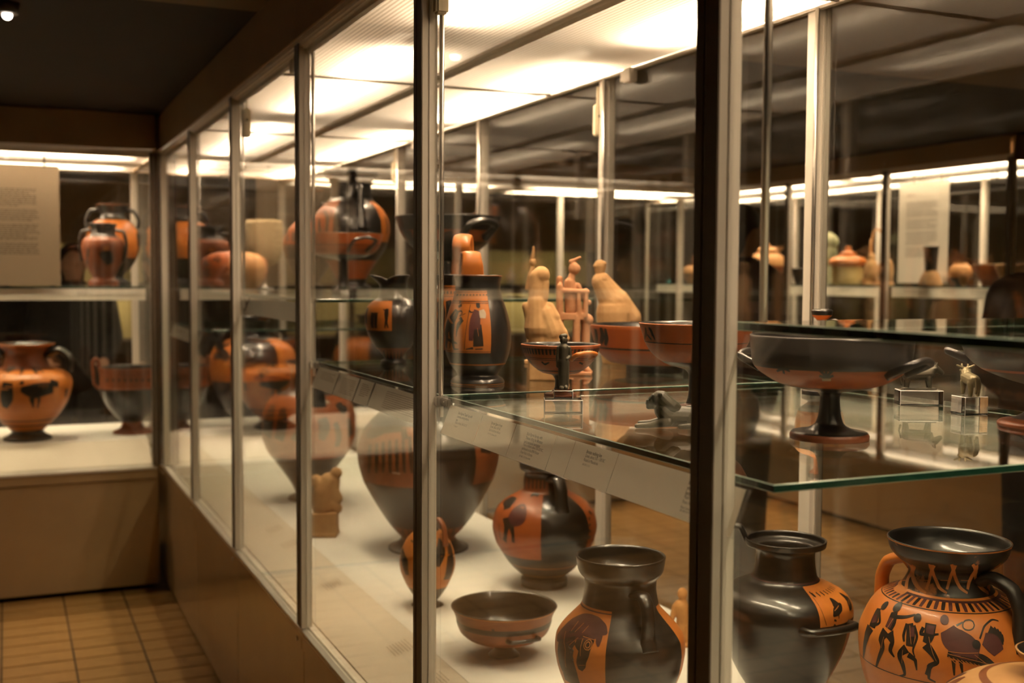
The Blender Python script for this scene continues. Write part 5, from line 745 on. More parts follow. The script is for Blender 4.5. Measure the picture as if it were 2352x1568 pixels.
 dict(name='cup', label='orange cup raised on a tall black stem, before the black-necked amphora', cat='cup', pos=(1.07, 3.821, 1.447), prof=[(0.0392, 0.0), (0.0332, 0.0116), (0.0181, 0.0281), (0.0166, 0.1109), (0.0271, 0.1154), (0.0753, 0.1259), (0.1024, 0.1364), (0.1264, 0.1634), (0.1384, 0.2054)], base='black_glaze', inner_mat='black_glaze', inner=0.1319, zones=[(0.1334, 0.2039, 'clay_red', None, None)], lines=[(0.1649, 0.0024, 'paint_black', None, None), (0.2039, 0.0024, 'paint_orange', None, None)], handles=[{'path': [(8, 0.1205, 0.1439), (11.2, 0.1849, 0.1777), (24, 0.1898, 0.1889), (36.8, 0.1849, 0.1777), (40, 0.1205, 0.1439)], 'w': 0.0105, 't': 0.0105, 'mat': 'black_glaze', 'side': 'z'}]),
 dict(name='amphora', label='slim amphora with orange figures half behind a mullion on the high shelf', cat='vase', pos=(1.142, 4.592, 1.447), prof=[(0.0537, 0.0), (0.0537, 0.0227), (0.0429, 0.0352), (0.0715, 0.0852), (0.0965, 0.1387), (0.1036, 0.1921), (0.0857, 0.2455), (0.0571, 0.281), (0.0428, 0.2988), (0.0392, 0.352), (0.0534, 0.3874), (0.0606, 0.4105)], base='black_glaze', inner_mat='black_glaze', inner=0.2899, zones=[(0.1886, 0.281, 'clay_red', -90, 90)], strokes=[('paint_black', [(-1.277, 0.2434, 0.0143), (-0.946, 0.1982, 0.0244)]), ('paint_black', [(-0.827, 0.2512, 0.0102), (-0.605, 0.1977, 0.0209)])], lines=[(0.4087, 0.0036, 'paint_orange', None, None)], handles=[{'path': [(60, 0.0428, 0.3378), (60, 0.0714, 0.352), (60, 0.0857, 0.2988), (60, 0.0857, 0.2632)], 'w': 0.0214, 't': 0.0143, 'mat': 'black_glaze', 'side': 'h'}]),
 dict(name='krater', label='wide black stemmed krater with a looped handle on the high shelf', cat='krater', pos=(1.296, 3.4, 1.447), prof=[(0.0628, 0.0), (0.0628, 0.0166), (0.0307, 0.0319), (0.0223, 0.0667), (0.0251, 0.1085), (0.0418, 0.1196), (0.0864, 0.1363), (0.1184, 0.1571), (0.142, 0.1849), (0.1531, 0.2057), (0.1628, 0.2334), (0.1697, 0.25)], base='black_glaze', inner_mat='black_glaze', inner=0.1432, zones=[(0.1696, 0.2043, 'clay_deep', None, None)], strokes=[('paint_black', [(-0.082, 0.1785, 0.0339), (0.113, 0.1813, 0.041)]), ('paint_black', [(-1.205, 0.1888, 0.039), (-0.882, 0.1795, 0.0458)])], handles=[{'path': [(16, 0.1505, 0.1807), (19.4, 0.2049, 0.2182), (33, 0.209, 0.2306), (46.6, 0.2049, 0.2182), (50, 0.1505, 0.1807)], 'w': 0.0209, 't': 0.0209, 'mat': 'black_glaze', 'side': 'z'}, {'path': [(196, 0.1505, 0.1807), (199.4, 0.2049, 0.2182), (213, 0.209, 0.2306), (226.6, 0.2049, 0.2182), (230, 0.1505, 0.1807)], 'w': 0.0209, 't': 0.0209, 'mat': 'black_glaze', 'side': 'z'}]),
 dict(name='stone_fragment', label='weathered stone drum fragment on a thin pin stand', cat='sculpture', pos=(1.096, 5.25, 1.447), prof=[(0.0443, 0.0), (0.0443, 0.0077), (0.0101, 0.0117), (0.0101, 0.1041), (0.0402, 0.1081), (0.0683, 0.1321), (0.0844, 0.1883), (0.0863, 0.2483), (0.0843, 0.3043), (0.0762, 0.3183)], base='stone', inner_mat='black_glaze', zones=[(-0.0004, 0.1061, 'steel', None, None)]),
 dict(name='pot', label='squat orange pot with a broken top on the high shelf', cat='vase', pos=(0.904, 4.95, 1.447), prof=[(0.0939, 0.0), (0.1314, 0.0474), (0.1426, 0.0943), (0.1313, 0.1317), (0.0937, 0.156), (0.0375, 0.1654)], base='clay_red', inner_mat='black_glaze', zones=[(0.0025, 0.1691, 'clay_pale', -8, 70)], strokes=[('paint_black', [(-1.115, 0.1204, 0.0225), (-0.948, 0.0744, 0.0503), (-1.542, 0.0281, 0.0169)]), ('paint_black', [(-0.64, 0.1386, 0.0219), (-0.442, 0.1201, 0.0219)])]),
 dict(name='amphora', label='broad orange amphora with a dark horse frieze on the aisle-end deck', cat='vase', pos=(0.091, 5.985, 0.705), prof=[(0.1128, 0.0), (0.1107, 0.0115), (0.0851, 0.0265), (0.0723, 0.0436), (0.1106, 0.0821), (0.1467, 0.1227), (0.187, 0.1889), (0.2081, 0.2657), (0.2016, 0.304), (0.1697, 0.3338), (0.1315, 0.3466), (0.1061, 0.3594), (0.0933, 0.4125), (0.106, 0.4444), (0.1271, 0.4613), (0.1314, 0.4698)], base='clay_orange', inner_mat='black_glaze', inner=0.3487, zones=[(-0.0164, 0.05, 'black_glaze', None, None), (0.3466, 0.4571, 'clay_deep', None, None)], strokes=[('paint_black', [(-0.128, 0.2643, 0.0241), (0.135, 0.2543, 0.0714), (0.353, 0.2599, 0.0648), (0.593, 0.2644, 0.0507)]), ('paint_black', [(0.52, 0.2893, 0.0365), (0.74, 0.2779, 0.0251)]), ('paint_black', [(-0.128, 0.2876, 0.0189), (-0.075, 0.3028, 0.0116)]), ('paint_black', [(-0.406, 0.2957, 0.0469), (-0.467, 0.2242, 0.0624), (-0.575, 0.1745, 0.0241)]), ('paint_black', [(0.101, 0.2222, 0.0256), (0.149, 0.1723, 0.0073)]), ('paint_black', [(0.272, 0.2204, 0.0157), (0.256, 0.1711, 0.0081)]), ('paint_black', [(1.049, 0.252, 0.0244), (1.072, 0.2107, 0.0195)]), ('paint_black', [(-0.827, 0.3441, 0.0488), (0.515, 0.3454, 0.0163)])], lines=[(0.4677, 0.0064, 'paint_orange', None, None), (0.1035, 0.0064, 'paint_black', None, None), (0.0778, 0.0064, 'paint_black', None, None)], handles=[{'path': [(72, 0.0977, 0.4125), (72, 0.1572, 0.438), (72, 0.2039, 0.3976), (72, 0.1996, 0.3338)], 'w': 0.0552, 't': 0.034, 'mat': 'black_glaze', 'side': 'h'}, {'path': [(252, 0.0977, 0.4125), (252, 0.1572, 0.438), (252, 0.2039, 0.3976), (252, 0.1996, 0.3338)], 'w': 0.0552, 't': 0.034, 'mat': 'black_glaze', 'side': 'h'}]),
 dict(name='krater', label='kantharos-shaped krater with brown frieze lip on the aisle-end deck', cat='krater', pos=(0.584, 6.047, 0.705), prof=[(0.0958, 0.0), (0.0913, 0.0114), (0.0579, 0.0293), (0.049, 0.0517), (0.0579, 0.0674), (0.0979, 0.1076), (0.1268, 0.1457), (0.1512, 0.197), (0.1601, 0.2305), (0.1556, 0.2417), (0.1555, 0.2974), (0.1621, 0.3375)], base='black_glaze', inner_mat='black_glaze', inner=0.1188, zones=[(0.235, 0.3464, 'clay_deep', None, None), (-0.0155, 0.0607, 'clay_deep', None, None)], strokes=[('paint_black', [(-0.866, 0.2843, 0.014), (-0.79, 0.2765, 0.0174)]), ('paint_black', [(-0.623, 0.2858, 0.0121), (-0.561, 0.2778, 0.0154)]), ('paint_black', [(-0.417, 0.2866, 0.0113), (-0.364, 0.2784, 0.0143)]), ('paint_black', [(-0.231, 0.2867, 0.0107), (-0.18, 0.2784, 0.0139)]), ('paint_black', [(-0.052, 0.2865, 0.0105), (-0.002, 0.278, 0.0137)]), ('paint_black', [(0.126, 0.2857, 0.0105), (0.176, 0.2771, 0.0137)]), ('paint_black', [(0.308, 0.2846, 0.0106), (0.361, 0.2758, 0.014)]), ('paint_black', [(0.503, 0.2829, 0.011), (0.562, 0.274, 0.0149)]), ('paint_black', [(0.725, 0.2806, 0.0124), (0.797, 0.2713, 0.017)])], lines=[(0.235, 0.0067, 'clay_deep', None, None)], handles=[{'path': [(-90, 0.1468, 0.2216), (-90, 0.1779, 0.2528), (-90, 0.1824, 0.3197), (-90, 0.1846, 0.3642), (-90, 0.169, 0.382), (-90, 0.1557, 0.3598), (-90, 0.1557, 0.3375)], 'w': 0.0267, 't': 0.0178, 'mat': 'clay_deep', 'side': 'h'}, {'path': [(90, 0.1468, 0.2216), (90, 0.1779, 0.2528), (90, 0.1824, 0.3197), (90, 0.1846, 0.3642), (90, 0.169, 0.382), (90, 0.1557, 0.3598), (90, 0.1557, 0.3375)], 'w': 0.0267, 't': 0.0178, 'mat': 'clay_deep', 'side': 'h'}]),
 dict(name='amphora', label='tall two-handled amphora with orange belly behind a smaller one', cat='vase', pos=(0.514, 6.2, 1.455), prof=[(0.0789, 0.0), (0.0766, 0.0235), (0.0496, 0.046), (0.0856, 0.091), (0.1193, 0.1471), (0.135, 0.2145), (0.1259, 0.2817), (0.0944, 0.3265), (0.0674, 0.3444), (0.0584, 0.3712), (0.0719, 0.398), (0.0853, 0.4159)], base='black_glaze', inner_mat='black_glaze', inner=0.3309, zones=[(0.1426, 0.3354, 'clay_orange', -70, 70)], strokes=[('paint_black', [(1.177, 0.2716, 0.023), (1.173, 0.2031, 0.023)])], lines=[(0.4137, 0.0036, 'paint_orange', None, None)], handles=[{'path': [(80, 0.0608, 0.3891), (80, 0.1035, 0.3846), (80, 0.1305, 0.3377), (80, 0.126, 0.2951)], 'w': 0.0248, 't': 0.018, 'mat': 'black_glaze', 'side': 'h'}, {'path': [(-100, 0.0608, 0.3891), (-100, 0.1035, 0.3846), (-100, 0.1305, 0.3377), (-100, 0.126, 0.2951)], 'w': 0.0248, 't': 0.018, 'mat': 'black_glaze', 'side': 'h'}]),
 dict(name='amphora', label='small brown amphora with a dark head in front of the taller one', cat='vase', pos=(0.442, 5.87, 1.455), prof=[(0.0723, 0.0), (0.0702, 0.0244), (0.051, 0.0393), (0.068, 0.0775), (0.0892, 0.1199), (0.0998, 0.1835), (0.0934, 0.2216), (0.0764, 0.2364), (0.0594, 0.2512), (0.0552, 0.2787), (0.0636, 0.2935), (0.0636, 0.304)], base='clay_deep', inner_mat='black_glaze', inner=0.23, zones=[(0.2364, 0.3146, 'black_glaze', None, None)], strokes=[('paint_black', [(0.007, 0.1697, 0.0465), (0.166, 0.1434, 0.0568), (0.374, 0.1064, 0.0311)]), ('paint_orange', [(0.009, 0.1803, 0.0214), (0.265, 0.1807, 0.0214)]), ('paint_black', [(-0.705, 0.1799, 0.0132), (-1.039, 0.1058, 0.0197)])], handles=[{'path': [(75, 0.0574, 0.2723), (75, 0.0977, 0.2639), (75, 0.1105, 0.2046), (75, 0.0998, 0.1199)], 'w': 0.0234, 't': 0.017, 'mat': 'black_glaze', 'side': 'h'}, {'path': [(-105, 0.0574, 0.2723), (-105, 0.0977, 0.2639), (-105, 0.1105, 0.2046), (-105, 0.0998, 0.1199)], 'w': 0.0234, 't': 0.017, 'mat': 'black_glaze', 'side': 'h'}]),
]
for d in VASES: vase(d)
# ------------------------------------------------------------------ modelled figures
def capsule(bm, p0, r0, p1, r1, n=14, flat=1.0):
    p0 = Vector(p0); p1 = Vector(p1); ax = p1 - p0; L = ax.length
    t = ax.normalized() if L > 1e-6 else Vector((0, 0, 1)); s = t.orthogonal().normalized(); u = t.cross(s)
    rows = []
    for k in range(1, 5):
        a = -math.pi / 2 + math.pi / 2 * k / 4; rows.append((p0 + t * (r0 * math.sin(a)), r0 * math.cos(a)))
    for k in range(0, 4):
        a = math.pi / 2 * k / 4; rows.append((p1 + t * (r1 * math.sin(a)), r1 * math.cos(a)))
    R_ = [[bm.verts.new(c + (s * math.cos(2 * math.pi * i / n) + u * math.sin(2 * math.pi * i / n)) * r) for i in range(n)] for c, r in rows]
    b = bm.verts.new(p0 - t * r0); e = bm.verts.new(p1 + t * r1)
    for i in range(n):
        j = (i + 1) % n
        bm.faces.new((b, R_[0][j], R_[0][i])); bm.faces.new((e, R_[-1][i], R_[-1][j]))
        for q, w_ in zip(R_[:-1], R_[1:]): bm.faces.new((q[i], q[j], w_[j], w_[i]))
def ellip(bm, c, r):
    bmesh.ops.create_icosphere(bm, subdivisions=3, radius=1.0, matrix=Matrix.Translation(c) @ Matrix.Diagonal((r[0], r[1], r[2], 1)))
def blob(name, prims, voxel, m, parent=None, smooth=4, scale=1.0):
    # soft body grown from limbs and lumps, then fused into one skin
    bm = bmesh.new()
    for p in prims:
        if p[0] == 'c': capsule(bm, p[1], p[2], p[3], p[4])
        elif p[0] == 'e': ellip(bm, p[1], p[2])
        elif p[0] == 'b': bx(bm, p[1], p[2])
    me = bpy.data.meshes.new(name); bm.to_mesh(me); bm.free()
    ob = bpy.data.objects.new(name, me); COL.objects.link(ob)
    a = ob.modifiers.new('r', 'REMESH'); a.mode = 'VOXEL'; a.voxel_size = voxel; a.use_smooth_shade = True
    b = ob.modifiers.new('s', 'SMOOTH'); b.factor = .5; b.iterations = smooth
    dg = bpy.context.evaluated_depsgraph_get()
    m2 = bpy.data.meshes.new_from_object(ob.evaluated_get(dg))
    bpy.data.objects.remove(ob); bpy.data.meshes.remove(me)
    for v in m2.vertices:
        if v.co.z < 0: v.co.z = 0
    if scale != 1.0: m2.transform(Matrix.Scale(scale, 4))
    m2.materials.clear(); m2.materials.append(MATS[m]); m2.name = name
    for p in m2.polygons: p.use_smooth = True
    o = bpy.data.objects.new(name, m2); COL.objects.link(o)
    if parent: o.parent = parent
    return o
RIGHT = math.atan2(-.4086, .9127)        # world heading of the viewer's right hand
def fig(name, label, cat, pos, rz, parts, scale, group=None, voxel=2.2):
    # parts in millimetre-like units: x to the viewer's right, y away, z up
    t = thing(name, label, cat, pos, rz, group)
    for (pn, m, prims, vx) in parts: blob(pn, prims, (vx or voxel) * .8, m, t, 2, scale)
    return t
def C(x, z, r, x2, z2, r2, y=0, y2=None): return ('c', (x, y, z), r, (x2, y if y2 is None else y2, z2), r2)
def E(x, z, rx, ry, rz, y=0): return ('e', (x, y, z), (rx, ry, rz))
# seated cream goddess, seen from behind her shoulder
fig('statuette', 'cream terracotta seated goddess with worn veil and broken shoulder', 'statuette', (1.035, 2.125, ZL), RIGHT, [
    ('body', 'terracotta_cream', [E(-17, 240, 20, 18, 21), C(-27, 238, 16, -27, 185, 19), C(-12, 222, 14, -16, 190, 16), C(-26, 180, 22, -24, 120, 32), C(-52, 170, 9, -40, 140, 14), C(2, 166, 13, 12, 142, 16), C(-10, 150, 26, 4, 110, 28), C(12, 140, 14, 32, 106, 14),
     C(-22, 98, 24, -22, 10, 24), C(2, 96, 24, 2, 12, 24), C(28, 90, 18, 28, 12, 20), C(34, 104, 12, 42, 96, 8), ('b', (-44, -24, 0), (48, 26, 82))], 2.6),
    ('chair_wing', 'terracotta_cream', [C(-54, 168, 7, -46, 150, 9), C(-46, 150, 9, -44, 100, 8)], 2.0)], .00091, 'terracotta statuettes')
fig('statuette', 'pink terracotta figure enthroned with both arms along the chair rails', 'statuette', (1.145, 2.215, ZL), RIGHT, [
    ('body', 'terracotta_pink', [E(-4, 246, 13, 12, 15), C(-12, 262, 5, 10, 272, 3), E(6, 246, 5, 5, 8), C(-9, 230, 8, -12, 214, 10), C(-14, 212, 14, -8, 150, 17), C(6, 140, 14, 28, 128, 14), C(24, 122, 11, 24, 30, 9), C(4, 206, 8, 24, 170, 6), C(24, 168, 6, 30, 168, 7), C(24, 16, 8, 36, 6, 6)], 2.2),
    ('throne', 'terracotta_pink', [C(-37, 222, 8, -35, 5, 9, 14), C(-37, 205, 8, -35, 5, 9, -14), C(-34, 196, 6, 26, 193, 6, -16), C(-34, 196, 6, 26, 193, 6, 16), C(6, 190, 5, 8, 140, 7, -16), C(24, 196, 5, 22, 136, 6, -16), C(24, 196, 5, 22, 136, 6, 16), ('b', (-40, -22, 128), (18, 22, 144)), C(3, 135, 8, 2, 5, 9, -16), C(3, 135, 8, 2, 5, 9, 16), ('b', (-42, -24, 0), (38, 24, 8)), ('b', (-38, -16, 140), (-32, 16, 214))], 2.2)], .00095, 'terracotta statuettes')
t = fig('flask', 'pale bird-shaped terracotta flask with pinched spout leaning right', 'flask', (1.393, 2.48, ZL), RIGHT, [
    ('body', 'terracotta_cream', [C(-35, 205, 13, -34, 188, 16), C(-32, 190, 24, 0, 140, 36), C(0, 140, 38, 34, 108, 28), C(34, 108, 24, 54, 98, 9), C(0, 120, 44, 2, 50, 40), C(2, 50, 38, 2, 8, 32), ('b', (-26, -20, 0), (30, 20, 10))], 2.8),
    ('spout', 'terracotta_cream', [C(-36, 206, 9, -36, 220, 11), C(-36, 214, 12, -36, 228, 15), C(-48, 228, 4, -26, 234, 5, -8), C(-48, 228, 4, -26, 234, 5, 8)], 1.8),
    ('hollow_shade_lump', 'terracotta_brown', [E(-28, 196, 10, 6, 8, -17)], 2.0)], .00107, 'terracotta statuettes')  # solid brown lump stands in for the shade of the hollow
fig('figurine', 'thin pale dancing figurine behind the seated goddess', 'figurine', (1.20, 2.55, ZL), RIGHT, [
    ('body', 'terracotta_cream', [E(-2, 240, 9, 9, 10), C(-2, 225, 6, -2, 205, 11), C(-2, 205, 12, 2, 150, 13), C(-8, 214, 5, -16, 178, 4), C(6, 214, 5, 16, 182, 4), C(16, 182, 4, 12, 160, 4), C(-2, 150, 12, -6, 60, 9), C(6, 150, 11, 14, 60, 9), C(-6, 60, 9, -6, 8, 8), C(14, 60, 9, 16, 8, 8), ('b', (-20, -16, 0), (28, 16, 8))], 2.0),
    ('tall_headdress', 'terracotta_brown', [C(-2, 250, 5, 0, 275, 3)], 1.6)], .00105, 'terracotta statuettes')
# deck statuettes
fig('statuette', 'brown terracotta crouching statuette on a square block', 'statuette', (.962, 3.639, .65), RIGHT, [
    ('figure', 'terracotta_brown', [C(-10, 66, 24, -6, 100, 26), C(-6, 100, 26, 4, 125, 20), E(22, 144, 14, 13, 13), C(6, 126, 14, 18, 138, 11), C(-18, 118, 12, -24, 84, 11), C(14, 112, 12, 24, 84, 13), C(24, 84, 12, 4, 66, 10), C(-24, 76, 12, -8, 58, 12), C(10, 72, 16, 22, 62, 14), C(-24, 126, 14, -8, 106, 20), C(22, 128, 9, 18, 112, 12)], 2.6),
    ('block', 'terracotta_brown', [('b', (-30, -28, 0), (24, 26, 56)), ('b', (-33, -31, 0), (26, 29, 7))], 3.0)], .00144, 'terracotta statuettes')
fig('figurine', 'small orange terracotta standing man behind the horse-head amphora', 'figurine', (1.43, 2.20, .65), RIGHT, [
    ('body', 'terracotta_orange', [E(-6, 122, 12, 12, 14), C(-6, 108, 9, -6, 98, 13), C(-10, 92, 17, -2, 60, 15), C(-22, 92, 8, -30, 62, 6), C(6, 90, 8, 18, 84, 6), C(18, 84, 6, 12, 66, 5), C(-9, 58, 11, -9, 8, 7), C(4, 58, 11, 7, 8, 7), C(7, 8, 7, 9, 4, 5, 0, -10), ('b', (-20, -14, 0), (16, 12, 6))], 2.0)], .00101, 'terracotta statuettes')
# bronzes
def block(label, pos, rz, boxes, group='clear acrylic blocks'):
    t = thing('acrylic_block', label, 'display block', pos, rz, group)
    for a, b in boxes:
        bm = bmesh.new(); bx(bm, a, b)
        r = bmesh.ops.bevel(bm, geom=list(bm.edges), offset=.0009, segments=1, affect='EDGES')
        for f in r['faces']: f.material_index = 1
        mesh_obj('block', bm, ['solid_acrylic', 'acrylic_edge_glint'], t)
    return t
block('two-step clear acrylic block under the bronze man', (.800, 1.587, ZL), RIGHT, [((-.030, -.022, 0), (.030, .022, .0225)), ((-.015, -.013, .0235), (.015, .013, .0365))])
fig('bronze_man', 'small dark bronze standing man on a clear block', 'statuette', (.800, 1.587, ZL + .0375), RIGHT, [
    ('body', 'bronze_dark', [E(-1, 113, 8, 9, 10), C(-1, 103, 6, 0, 97, 8), C(0, 94, 12, 0, 66, 11), C(-1, 64, 12, -2, 8, 9), C(3, 60, 11, 5, 8, 8, 3), C(-11, 95, 5, -14, 74, 4), C(-14, 74, 4, -13, 58, 3.6), C(12, 95, 5, 15, 76, 4, 0), C(15, 76, 4, 8, 70, 3.6, 0, -8), C(-3, 6, 6, -5, 3, 5, 0, -9), C(5, 6, 6, 6, 3, 5, 0, -9), E(-13, 54, 4, 4, 5), ('b', (-9, -10, 0), (10, 8, 3))], 1.3),
    ('headdress', 'bronze_dark', [C(-4, 120, 7, 3, 122, 6), E(2, 112, 8, 8, 9, 3)], 1.2)], .000686)
lion = fig('bronze_lion', 'olive bronze lion lying down with forepaws stretched out', 'statuette', (.858, 1.372, ZL), RIGHT, [
    ('body', 'bronze', [E(78, 24, 30, 24, 25), C(60, 25, 24, 4, 27, 25), C(2, 30, 25, -8, 40, 23), E(-24, 66, 15, 16, 17), C(-30, 60, 12, -42, 57, 9), C(-34, 52, 10, -43, 49, 7), E(-46, 62, 4, 6, 3.5), C(-34, 74, 4, -42, 66, 3, -6), C(-34, 74, 4, -42, 66, 3, 6),
      C(0, 16, 12, -40, 8, 7, -16), C(-40, 8, 7, -72, 6, 5.5, -16), C(0, 16, 12, -36, 10, 7, 14), C(-36, 10, 7, -62, 9, 5.5, 14), E(62, 20, 22, 10, 20, -20), C(58, 8, 8, 26, 6, 6, -25), E(62, 20, 22, 10, 20, 20), C(58, 8, 8, 30, 6, 6, 25)], 1.3),
    ('mane_ruff', 'bronze', [C(-15, 66, 19.5, 6, 44, 23), C(6, 44, 23, 12, 40, 22), C(-8, 44, 20, -4, 30, 20), C(-20, 72, 14, -14, 70, 16)], 1.3),
    ('ear', 'bronze', [E(-20, 77, 5.5, 4, 6.5, -17)], .9), ('ear', 'bronze', [E(-20, 77, 5.5, 4, 6.5, 17)], .9),
    ('tail', 'bronze', [C(108, 22, 4, 96, 44, 3.4), C(96, 44, 3.4, 66, 50, 3), C(66, 50, 3, 44, 48, 4)], 1.2)], .00062)
block('long clear acrylic block under the dark bronze bull', (1.416, 1.467, ZL), RIGHT - .05, [((-.036, -.018, 0), (.036, .018, .0265))])
BULL = [C(-25, 31, 13, 22, 34, 13), C(20, 38, 11, 36, 46, 9), C(38, 46, 9, 50, 38, 6), C(36, 53, 3, 38, 60, 2, -6), C(36, 53, 3, 38, 60, 2, 6), E(34, 48, 4, 3, 3, -9), E(34, 48, 4, 3, 3, 9)]
BULL += [C(x, 26, 7, x2, 3, 3.8, y) for x, x2 in ((-28, -29), (20, 23)) for y in (-7, 7)]
fig('bronze_bull', 'dark bronze bull standing side-on on a clear block', 'statuette', (1.416, 1.467, ZL + .0275), RIGHT - .05, [('body', 'bronze_dark', BULL + [('b', (-38, -12, 0), (38, 12, 2.5))], 1.4), ('tail', 'bronze_dark', [C(-38, 38, 2.4, -43, 22, 2), C(-43, 22, 2, -40, 10, 2.6)], 1.0)], .00074)
block('small clear acrylic block under the pale bronze bull', (1.390, 1.331, ZL), RIGHT + .25, [((-.021, -.018, 0), (.021, .018, .030))])
fig('bronze_bull', 'pale bronze bull seen from behind on a clear block', 'statuette', (1.390, 1.331, ZL + .031), RIGHT + math.pi / 2 - .1, [('body', 'bronze_light', BULL, 1.4), ('horn', 'bronze_light', [C(34, 53, 3, 34, 58, 2, -6, -17)], .9), ('horn', 'bronze_light', [C(34, 53, 3, 34, 58, 2, 6, 17)], .9), ('tail', 'bronze_light', [C(-38, 38, 2.4, -41, 22, 2), C(-41, 22, 2, -40, 8, 2.6)], 1.0)], .00078)

# ------------------------------------------------------------------ pots in the case across the second aisle
def pot(name, label, cat, pos, prof, mat, **kw):
    vase(dict(name=name, label=label, cat=cat, pos=pos, prof=prof, base=mat, group='pale pots in the case across the second aisle', **kw))
X2 = 5.1
JAR = [(.5, 0), (.52, .06), (.85, .3), (1, .55), (.9, .8), (.6, .93), (.62, 1.0)]
BWL = [(.4, 0), (.42, .1), (.7, .4), (.95, .8), (1, 1.0)]
def sc_(P, r, h): return [(a * r, b * h) for a, b in P]
ZP = 1.475
pot('jar', 'pale round jar with a dark hoop handle', 'jar', (X2, 7.80, ZP), sc_(JAR, .085, .15), 'clay_pale', inner=.13, handles=[dict(path=[(0, .055, .14), (0, .06, .19), (90, .005, .215), (180, .06, .19), (180, .055, .14)], w=.016, t=.016, mat='clay_deep', side='z')], lines=[(.07, .016, 'paint_black', None, None)])
pot('jar', 'pale pear-shaped jar beside the near dark mullion', 'jar', (X2 - .05, 7.55, ZP), sc_(JAR, .07, .17), 'clay_pale', inner=.15)
pot('bowl', 'tall flaring pale bowl on a thin stem', 'bowl', (X2 + .15, 7.05, ZP), [(.06, 0), (.06, .01), (.015, .03), (.015, .14), (.04, .165), (.10, .23), (.15, .275)], 'clay_pale', inner=.17, inner_mat='clay_pale')
pot('goblet', 'small brown goblet beside the low white dish', 'cup', (X2 - .08, 7.16, ZP), sc_(BWL, .05, .10), 'clay_deep', inner=.02)
pot('dish', 'low white covered dish before the lidded jar', 'dish', (X2 - .16, 7.03, ZP), [(.07, 0), (.08, .03), (.085, .06), (.08, .075), (.04, .09), (.015, .095)], 'paint_white')
pot('lidded_jar', 'large round-bodied jar with orange lid and knob', 'jar', (X2, 6.83, ZP), [(.07, 0), (.075, .02), (.12, .09), (.135, .15), (.12, .20), (.085, .225), (.09, .235), (.088, .25), (.05, .268), (.02, .275), (.022, .29), (.015, .30)], 'clay_pale', zones=[(0, .13, 'clay_deep', None, None)], lines=[(.237, .008, 'paint_black', None, None)])
pot('cup', 'small dark cup beside the green stone head', 'cup', (X2 - .13, 6.30, ZP), sc_(BWL, .045, .11), 'worn_glaze', inner=.02)
pot('cup', 'small white beaker beside the dark cup', 'cup', (X2 - .08, 6.18, ZP), sc_(BWL, .035, .12), 'paint_white', inner=.02)
pot('lidded_box', 'yellow round box with an orange conical lid', 'box', (X2, 5.95, ZP), [(.095, 0), (.10, .005), (.10, .12), (.11, .125), (.125, .15), (.10, .18), (.05, .195), (.055, .21), (.02, .225), (.016, .255)], 'panel_yellow', zones=[(.12, .26, 'clay_orange', None, None)])
pot('bottle', 'small red bottle before the round yellow box', 'bottle', (X2 - .17, 6.05, ZP), [(.03, 0), (.045, .04), (.04, .10), (.015, .14), (.016, .2), (.024, .215)], 'clay_deep', inner=.16)
pot('ladle', 'tall thin ladle standing with hooked top', 'ladle', (X2 + .06, 5.80, ZP), [(.05, 0), (.055, .02), (.05, .04), (.012, .05), (.010, .30)], 'clay_pale', handles=[dict(path=[(90, .006, .28), (90, .012, .34), (90, .03, .36), (90, .055, .355), (90, .06, .335)], w=.016, t=.014, mat='clay_pale', side='h')])
for k, (y, h, lab) in enumerate(((5.68, .20, 'cream clay seated figurine beside the ladle'), (5.55, .21, 'cream clay standing figurine next to the pale mullion'))):
    fig('figurine', lab, 'figurine', (X2 - .04, y, ZP), RIGHT, [('body', 'terracotta_cream', [E(0, 180, 22, 20, 24), C(0, 160, 14, 0, 130, 30), C(0, 130, 36, 0, 70, 38), C(-30, 120, 14, -38, 70, 12), C(30, 120, 14, 36, 70, 12), C(-16, 60, 26, -18, 14, 20), C(18, 60, 26, 22, 14, 20), ('b', (-44, -30, 0), (46, 30, 12))], 5.0)], .001 * h / .2, 'pale pots in the case across the second aisle')
pot('stand', 'dark square-topped beaker on a mottled round base before the text panel', 'sculpture', (4.872, 4.98, ZP), [(.066, 0), (.066, .01), (.05, .06), (.035, .085), (.034, .088), (.042, .22), (.05, .225)], 'terracotta_brown', zones=[(.087, .23, 'worn_glaze', None, None)], inner=.16)
pot('jar', 'small ringed brown jar at the edge of the text panel', 'jar', (X2 + .08, 5.10, ZP), sc_(JAR, .045, .10), 'clay_deep', inner=.09, lines=[(.05, .012, 'paint_white', None, None)])
pot('jar', 'pale bellied jar with dark foot beside the brown bowls', 'jar', (X2 - .05, 4.93, ZP), sc_(JAR, .065, .135), 'clay_pale', inner=.12, zones=[(0, .05, 'worn_glaze', None, None)])
pot('bowl', 'brown flaring bowl with pale rim', 'bowl', (X2 - .02, 4.755, ZP), sc_(BWL, .085, .125), 'clay_deep', inner=.03, lines=[(.122, .008, 'paint_white', None, None)])
pot('bowl', 'brown footed bowl at the open end of the shelf', 'bowl', (X2 - .08, 4.54, ZP), sc_(BWL, .085, .12), 'terracotta_brown', inner=.03)
pot('dish', 'small dark ringed cup in front of the brown bowls', 'cup', (X2 - .20, 4.76, ZP), sc_(BWL, .03, .06), 'clay_pale', inner=.02)
fig('stone_portrait', 'weathered green stone head on the shelf of pale pots', 'sculpture', (X2 + .12, 6.36, ZP), RIGHT, [('head', 'stone_green', [E(0, 170, 82, 80, 105), E(0, 225, 90, 84, 62), C(0, 90, 60, 0, 20, 66), E(-30, 150, 30, 30, 20, -66), ('b', (-70, -60, 0), (70, 60, 14))], 7.0)], .0013)
